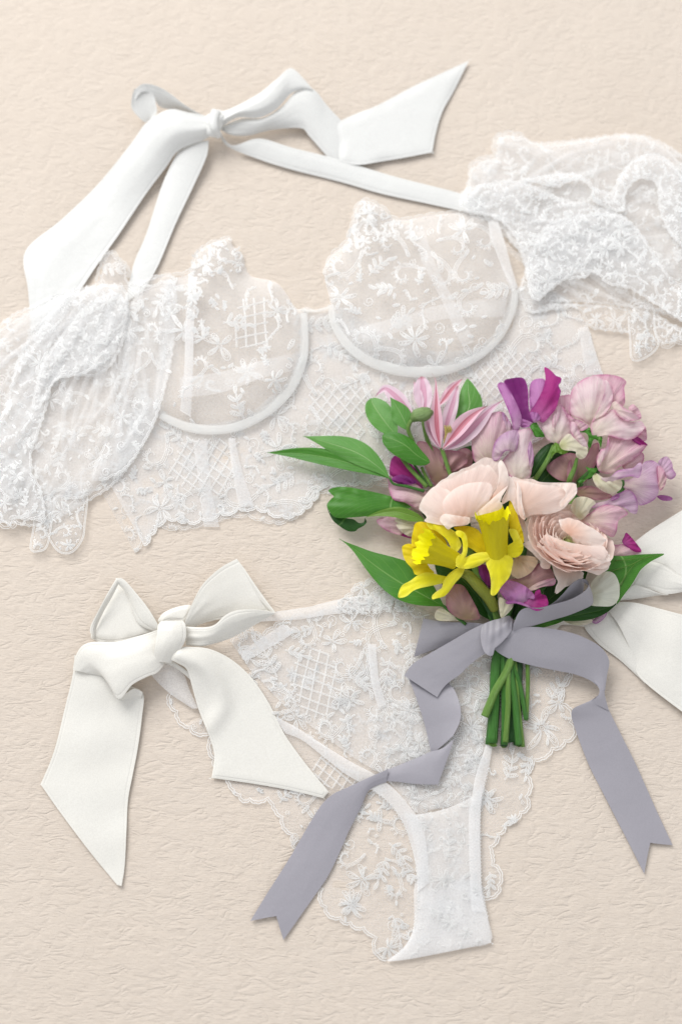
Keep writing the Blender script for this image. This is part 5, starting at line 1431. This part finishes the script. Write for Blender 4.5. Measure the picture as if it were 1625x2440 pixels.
# ---- foliage
GL = 'green leaves of the bouquet'
def sprig(label, at, name='leaf_spray'): return thing(name, label, 'leaf', at, GL)
L1 = sprig('pair of long pointed leaves reaching left over the lace bra', (900, 1130, 30))
leaf('leaf_blade', 5, [(112, 717, 26), (350, 722, 34), (620, 765, 44), (860, 840, 54), (1032, 912, 60)], 62, 62, LEAFB, L1, fold=5, peak=.5, seed=1)
leaf('leaf_blade', 5, [(380, 592, 42), (560, 640, 50), (780, 715, 58), (940, 820, 62), (1034, 914, 62)], 84, 92, LEAFA, L1, fold=-7, peak=.55, seed=2)
tube('stem', 5, [(1030, 905, 60), (1060, 950, 56), (1160, 970, 54), (1290, 1005, 56)], [3, 3, 3.4, 4], STEM, L1)
L2 = sprig('broad rounded pale green leaf at the upper left', (900, 1000, 40))
leaf('leaf_blade', 5, [(885, 312, 44), (920, 380, 50), (990, 480, 56), (1080, 590, 60)], 92, 100, LEAFA, L2, fold=5, peak=.42, tipp=.62, seed=3)
L3 = sprig('small upright pointed leaf in front of the pale clematis petals', (960, 1000, 50))
leaf('leaf_blade', 5, [(1032, 300, 66), (1080, 370, 68), (1130, 460, 68), (1175, 560, 64)], 74, 72, LEAFA, L3, fold=-5, peak=.55, seed=4)
L4 = sprig('square folded dark green leaf below the green bud', (940, 1080, 60))
leaf('leaf_blade', 'A', [(270, 800, 74), (380, 830, 84), (520, 900, 88), (650, 1010, 84), (780, 1085, 78)], 150, 90, LEAFB, L4, fold=-8, peak=.42, tipp=.55, seed=5)
tube('stem', 'A', [(480, 1040, 60), (560, 1140, 56), (660, 1250, 56), (750, 1345, 56)], [4, 5, 5, 5], STEML, L4)
tube('stem', 'A', [(610, 1100, 50), (680, 1210, 50), (760, 1344, 50)], [3, 3.4, 3.4], STEM, L4)
tube('stem', 'A', [(690, 1130, 54), (740, 1240, 54), (800, 1344, 54)], [3.4, 4, 4], STEML, L4)
L5 = sprig('upright bright leaf between the two clematis and the purple sweet pea', (1110, 960, 40))
leaf('leaf_blade', 'A', [(1182, 188, 44), (1190, 330, 50), (1200, 480, 50), (1130, 640, 48), (1080, 760, 40)], 120, 140, LEAFA, L5, fold=-4, peak=.5, tipp=.8, seed=6)
L6 = sprig('curled glossy leaf whose tip rolls under, left of the daffodil', (850, 1230, 30))
patch('leaf_blade', 5, [(572, 1000), (600, 982), (650, 973), (730, 975), (860, 1000), (1000, 1032), (1120, 1075), (1190, 1128), (1100, 1135), (1000, 1150), (900, 1185), (760, 1200), (640, 1205), (590, 1170), (560, 1110), (590, 1065), (612, 1045), (590, 1022)], LEAFB, L6, z=44, bulge=9, base=(1190, 1130), ruf=2)
leaf('leaf_blade', 5, [(845, 1200, 54), (950, 1170, 58), (1080, 1158, 62), (1200, 1190, 62), (1290, 1225, 60)], 48, 40, LEAFL, L6, fold=3, peak=.65, tipp=.7, seed=7)
patch('leaf_blade', 5, [(563, 1130), (600, 1180), (700, 1205), (760, 1215), (800, 1242), (838, 1235), (845, 1205), (858, 1235), (838, 1262), (795, 1285), (770, 1305), (715, 1302), (650, 1262), (600, 1215)], LEAFD, L6, z=28, bulge=6, base=(560, 1130))
L7 = sprig('longest green leaf, running down left under the yellow daffodil', (960, 1360, 30))
leaf('leaf_blade', 5, [(652, 1360, 28), (760, 1430, 34), (900, 1545, 42), (1080, 1670, 50), (1260, 1770, 54), (1440, 1868, 54)], 118, 165, LEAFB, L7, fold=6, peak=.62, seed=8)
tube('stem', 5, [(1430, 1860, 54), (1500, 1920, 50), (1600, 2000, 44)], [3, 4, 4], STEM, L7)
L8 = sprig('broad triangular leaf pointing right over the ivory ribbon', (1500, 1370, 40))
patch('leaf_blade', 'E', [(1392, 588), (1290, 584), (1120, 592), (980, 606), (858, 612), (820, 720), (800, 790), (880, 790), (935, 860), (950, 940), (918, 1085), (985, 1000), (1060, 900), (1110, 820), (1160, 740), (1260, 660)], LEAFB, L8, z=52, bulge=6, base=(800, 740), tx=-.08, ruf=2)
for q in ([(1380, 590, 50), (1200, 625, 59), (1040, 700, 62), (850, 760, 64)], [(1180, 620, 60), (1050, 640, 62), (900, 650, 63)], [(1100, 680, 62), (1020, 780, 62), (960, 900, 59)]):
    tube('vein', 'E', q, [.5, 1.0, 1.3], STEML, L8, sides=5)
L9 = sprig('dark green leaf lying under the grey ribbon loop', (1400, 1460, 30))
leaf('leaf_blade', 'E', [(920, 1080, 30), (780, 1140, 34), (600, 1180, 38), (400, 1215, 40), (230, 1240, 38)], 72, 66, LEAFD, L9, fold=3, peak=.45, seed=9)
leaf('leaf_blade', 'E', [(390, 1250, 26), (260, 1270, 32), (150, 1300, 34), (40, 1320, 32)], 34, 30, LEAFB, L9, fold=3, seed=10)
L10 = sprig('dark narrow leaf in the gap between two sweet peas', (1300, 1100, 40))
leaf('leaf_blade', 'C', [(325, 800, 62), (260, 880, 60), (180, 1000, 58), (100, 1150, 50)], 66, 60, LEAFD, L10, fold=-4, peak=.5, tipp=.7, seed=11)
# deep foliage low in the bouquet, where the stems run together
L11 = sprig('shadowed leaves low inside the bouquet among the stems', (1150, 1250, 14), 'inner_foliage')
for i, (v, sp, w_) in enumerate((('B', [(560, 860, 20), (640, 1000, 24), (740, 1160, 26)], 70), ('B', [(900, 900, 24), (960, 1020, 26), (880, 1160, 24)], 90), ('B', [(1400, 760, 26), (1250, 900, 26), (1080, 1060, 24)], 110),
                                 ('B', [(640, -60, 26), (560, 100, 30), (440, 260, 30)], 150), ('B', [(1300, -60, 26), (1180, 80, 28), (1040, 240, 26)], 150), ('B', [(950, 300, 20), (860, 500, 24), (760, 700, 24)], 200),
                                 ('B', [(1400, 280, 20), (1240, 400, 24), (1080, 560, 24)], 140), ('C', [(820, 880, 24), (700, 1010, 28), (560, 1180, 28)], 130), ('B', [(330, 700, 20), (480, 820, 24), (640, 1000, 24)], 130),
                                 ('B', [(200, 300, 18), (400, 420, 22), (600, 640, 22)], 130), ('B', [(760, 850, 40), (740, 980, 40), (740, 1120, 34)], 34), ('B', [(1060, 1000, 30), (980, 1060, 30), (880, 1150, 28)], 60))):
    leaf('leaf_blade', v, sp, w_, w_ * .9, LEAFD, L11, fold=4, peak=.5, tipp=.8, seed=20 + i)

# ---- grey ribbon
gr = thing('grey_ribbon', 'grey satin ribbon tied in a bow round the bouquet stems, long tails with notched ends', 'ribbon', (1190, 1520, 20))
Gm = M_GREY
k = dict(thick=1.0)
ribbon('ribbon_loop', 'D', [(700, 390, 50), (600, 376, 48), (500, 373, 40), (400, 368, 32), (285, 350, 28)], [(720, 470, 34), (600, 480, 26), (490, 500, 20), (400, 525, 16), (225, 590, 14)], Gm, gr, bulge=[0, 4, 5, 3], wr=1, **k)
ribbon('ribbon_tail', 'D', [(840, 350, 62), (760, 352, 62), (690, 370, 62), (580, 420, 58), (450, 495, 52), (310, 575, 44), (215, 635, 38), (165, 705, 34)],
       [(830, 440, 56), (740, 530, 50), (660, 572, 46), (570, 640, 42), (510, 700, 38), (450, 740, 34), (405, 785, 30), (370, 840, 28)], Gm, gr, bulge=[8, 6, 5, 4, 3, 0], wr=1, **k)
ribbon('ribbon_tail', 'D', [(190, 720, 22), (228, 810, 24), (268, 930, 20), (305, 1060, 12), (335, 1200, 9)], [(420, 730, 16), (480, 800, 26), (514, 900, 36), (512, 990, 36), (470, 1080, 30)], Gm, gr, bulge=[0, -3, -6, -4], wr=1, **k)
patch('ribbon_tail', 8, [(690, 645), (735, 632), (776, 598), (776, 598), (750, 675), (719, 758), (719, 758), (650, 756), (580, 748), (495, 740), (515, 720), (600, 684), (650, 664)], Gm, gr, z=17, bulge=4, bw=30, tx=.07, thick=1, step=5, extra=lambda x, y: 0 * x)
ribbon('ribbon_tail', 8, [(548, 703, 20), (480, 733, 18), (400, 770, 16), (350, 795, 14), (300, 850, 10), (200, 1020, 6), (130, 1130, 5), (68, 1232, 5)],
       [(540, 749, 11), (482, 775, 11), (450, 840, 9), (410, 920, 7), (375, 1000, 6), (335, 1080, 6), (280, 1160, 5), (183, 1298, 5)], Gm, gr, bulge=[1, 4, 5, 4, 2, 1], wr=1, end=lambda t: 1 - .085 * (1 - abs(2 * t - 1)), **k)
ribbon('ribbon_tail', 'D', [(735, 530, 46), (790, 470, 54), (860, 420, 60), (950, 402, 60), (1060, 410, 60), (1180, 432, 58), (1290, 470, 54), (1390, 530, 46), (1440, 610, 38), (1428, 700, 32), (1414, 800, 28)],
       [(720, 534, 44), (760, 568, 44), (830, 605, 40), (920, 632, 36), (1020, 655, 34), (1120, 675, 32), (1220, 695, 30), (1310, 728, 28), (1360, 762, 28), (1378, 785, 28), (1386, 795, 28)], Gm, gr, bulge=[0, 4, 6, 6, 6, 5, 3], wr=1, **k)
ribbon('ribbon_tail', 's', [tuple(V('D', [p])[0]) for p in [(1330, 862, 30), (1225, 905, 32), (1206, 942, 28), (1222, 1015, 18)]] + [tuple(V(8, [p])[0]) for p in [(1240, 680, 8), (1290, 780, 6), (1335, 868, 5), (1385, 965, 5), (1437, 1068, 5)]],
       [tuple(V('D', [p])[0]) for p in [(1412, 795, 27), (1412, 820, 25), (1420, 862, 22), (1444, 930, 16)]] + [tuple(V(8, [p])[0]) for p in [(1400, 672, 8), (1440, 760, 6), (1480, 850, 5), (1508, 910, 5), (1535, 968, 5)]], Gm, gr, bulge=[0, 6, 6, 4, 2, 1, 0], wr=.8, end=lambda t: 1 - .10 * (1 - abs(2 * t - 1)), **k)
ribbon('ribbon_tail', 'D', [(1345, 740, 30), (1374, 775, 31), (1380, 810, 31), (1362, 842, 31), (1325, 868, 29)], [(1428, 700, 31), (1414, 770, 30), (1412, 815, 28), (1424, 870, 24), (1440, 925, 18)], Gm, gr, bulge=1, m=8, **k)
# standing loop on the right
ribbon('ribbon_loop', 'D', [(845, 385, 74), (880, 310, 84), (930, 282, 92), (1010, 282, 100), (1090, 262, 108), (1200, 230, 116), (1280, 185, 122), (1312, 145, 124), (1300, 110, 122), (1262, 102, 118)],
       [(840, 428, 60), (920, 408, 58), (1000, 385, 58), (1090, 358, 58), (1190, 328, 60), (1280, 292, 64), (1334, 262, 70), (1340, 225, 80), (1325, 165, 96), (1280, 118, 108)], Gm, gr, bulge=[3, 3, 2, 0], **k)
ribbon('ribbon_loop', 'D', [(1262, 102, 120), (1212, 130, 118), (1150, 200, 112), (1100, 248, 104), (1040, 285, 96)], [(1285, 120, 96), (1270, 200, 76), (1200, 250, 66), (1120, 290, 62), (1050, 320, 60)], Gm, gr, m=8, **k)
patch('knot', 'D', [(822, 335), (770, 348), (700, 368), (650, 400), (640, 470), (665, 560), (712, 582), (728, 535), (740, 525), (790, 480), (838, 408)], Gm, gr, z=64, bulge=5, pw=1.6, step=3, thick=1, extra=lambda x, y: 1.6 * Noise(30, 4, aniso=(1.6, .6))(x, y))
tube('ribbon_wrap', 'D', [(690, 420, 24), (760, 420, 44), (850, 420, 46), (920, 430, 24)], [20, 24, 24, 20], Gm, gr, sides=10, flat=.6)
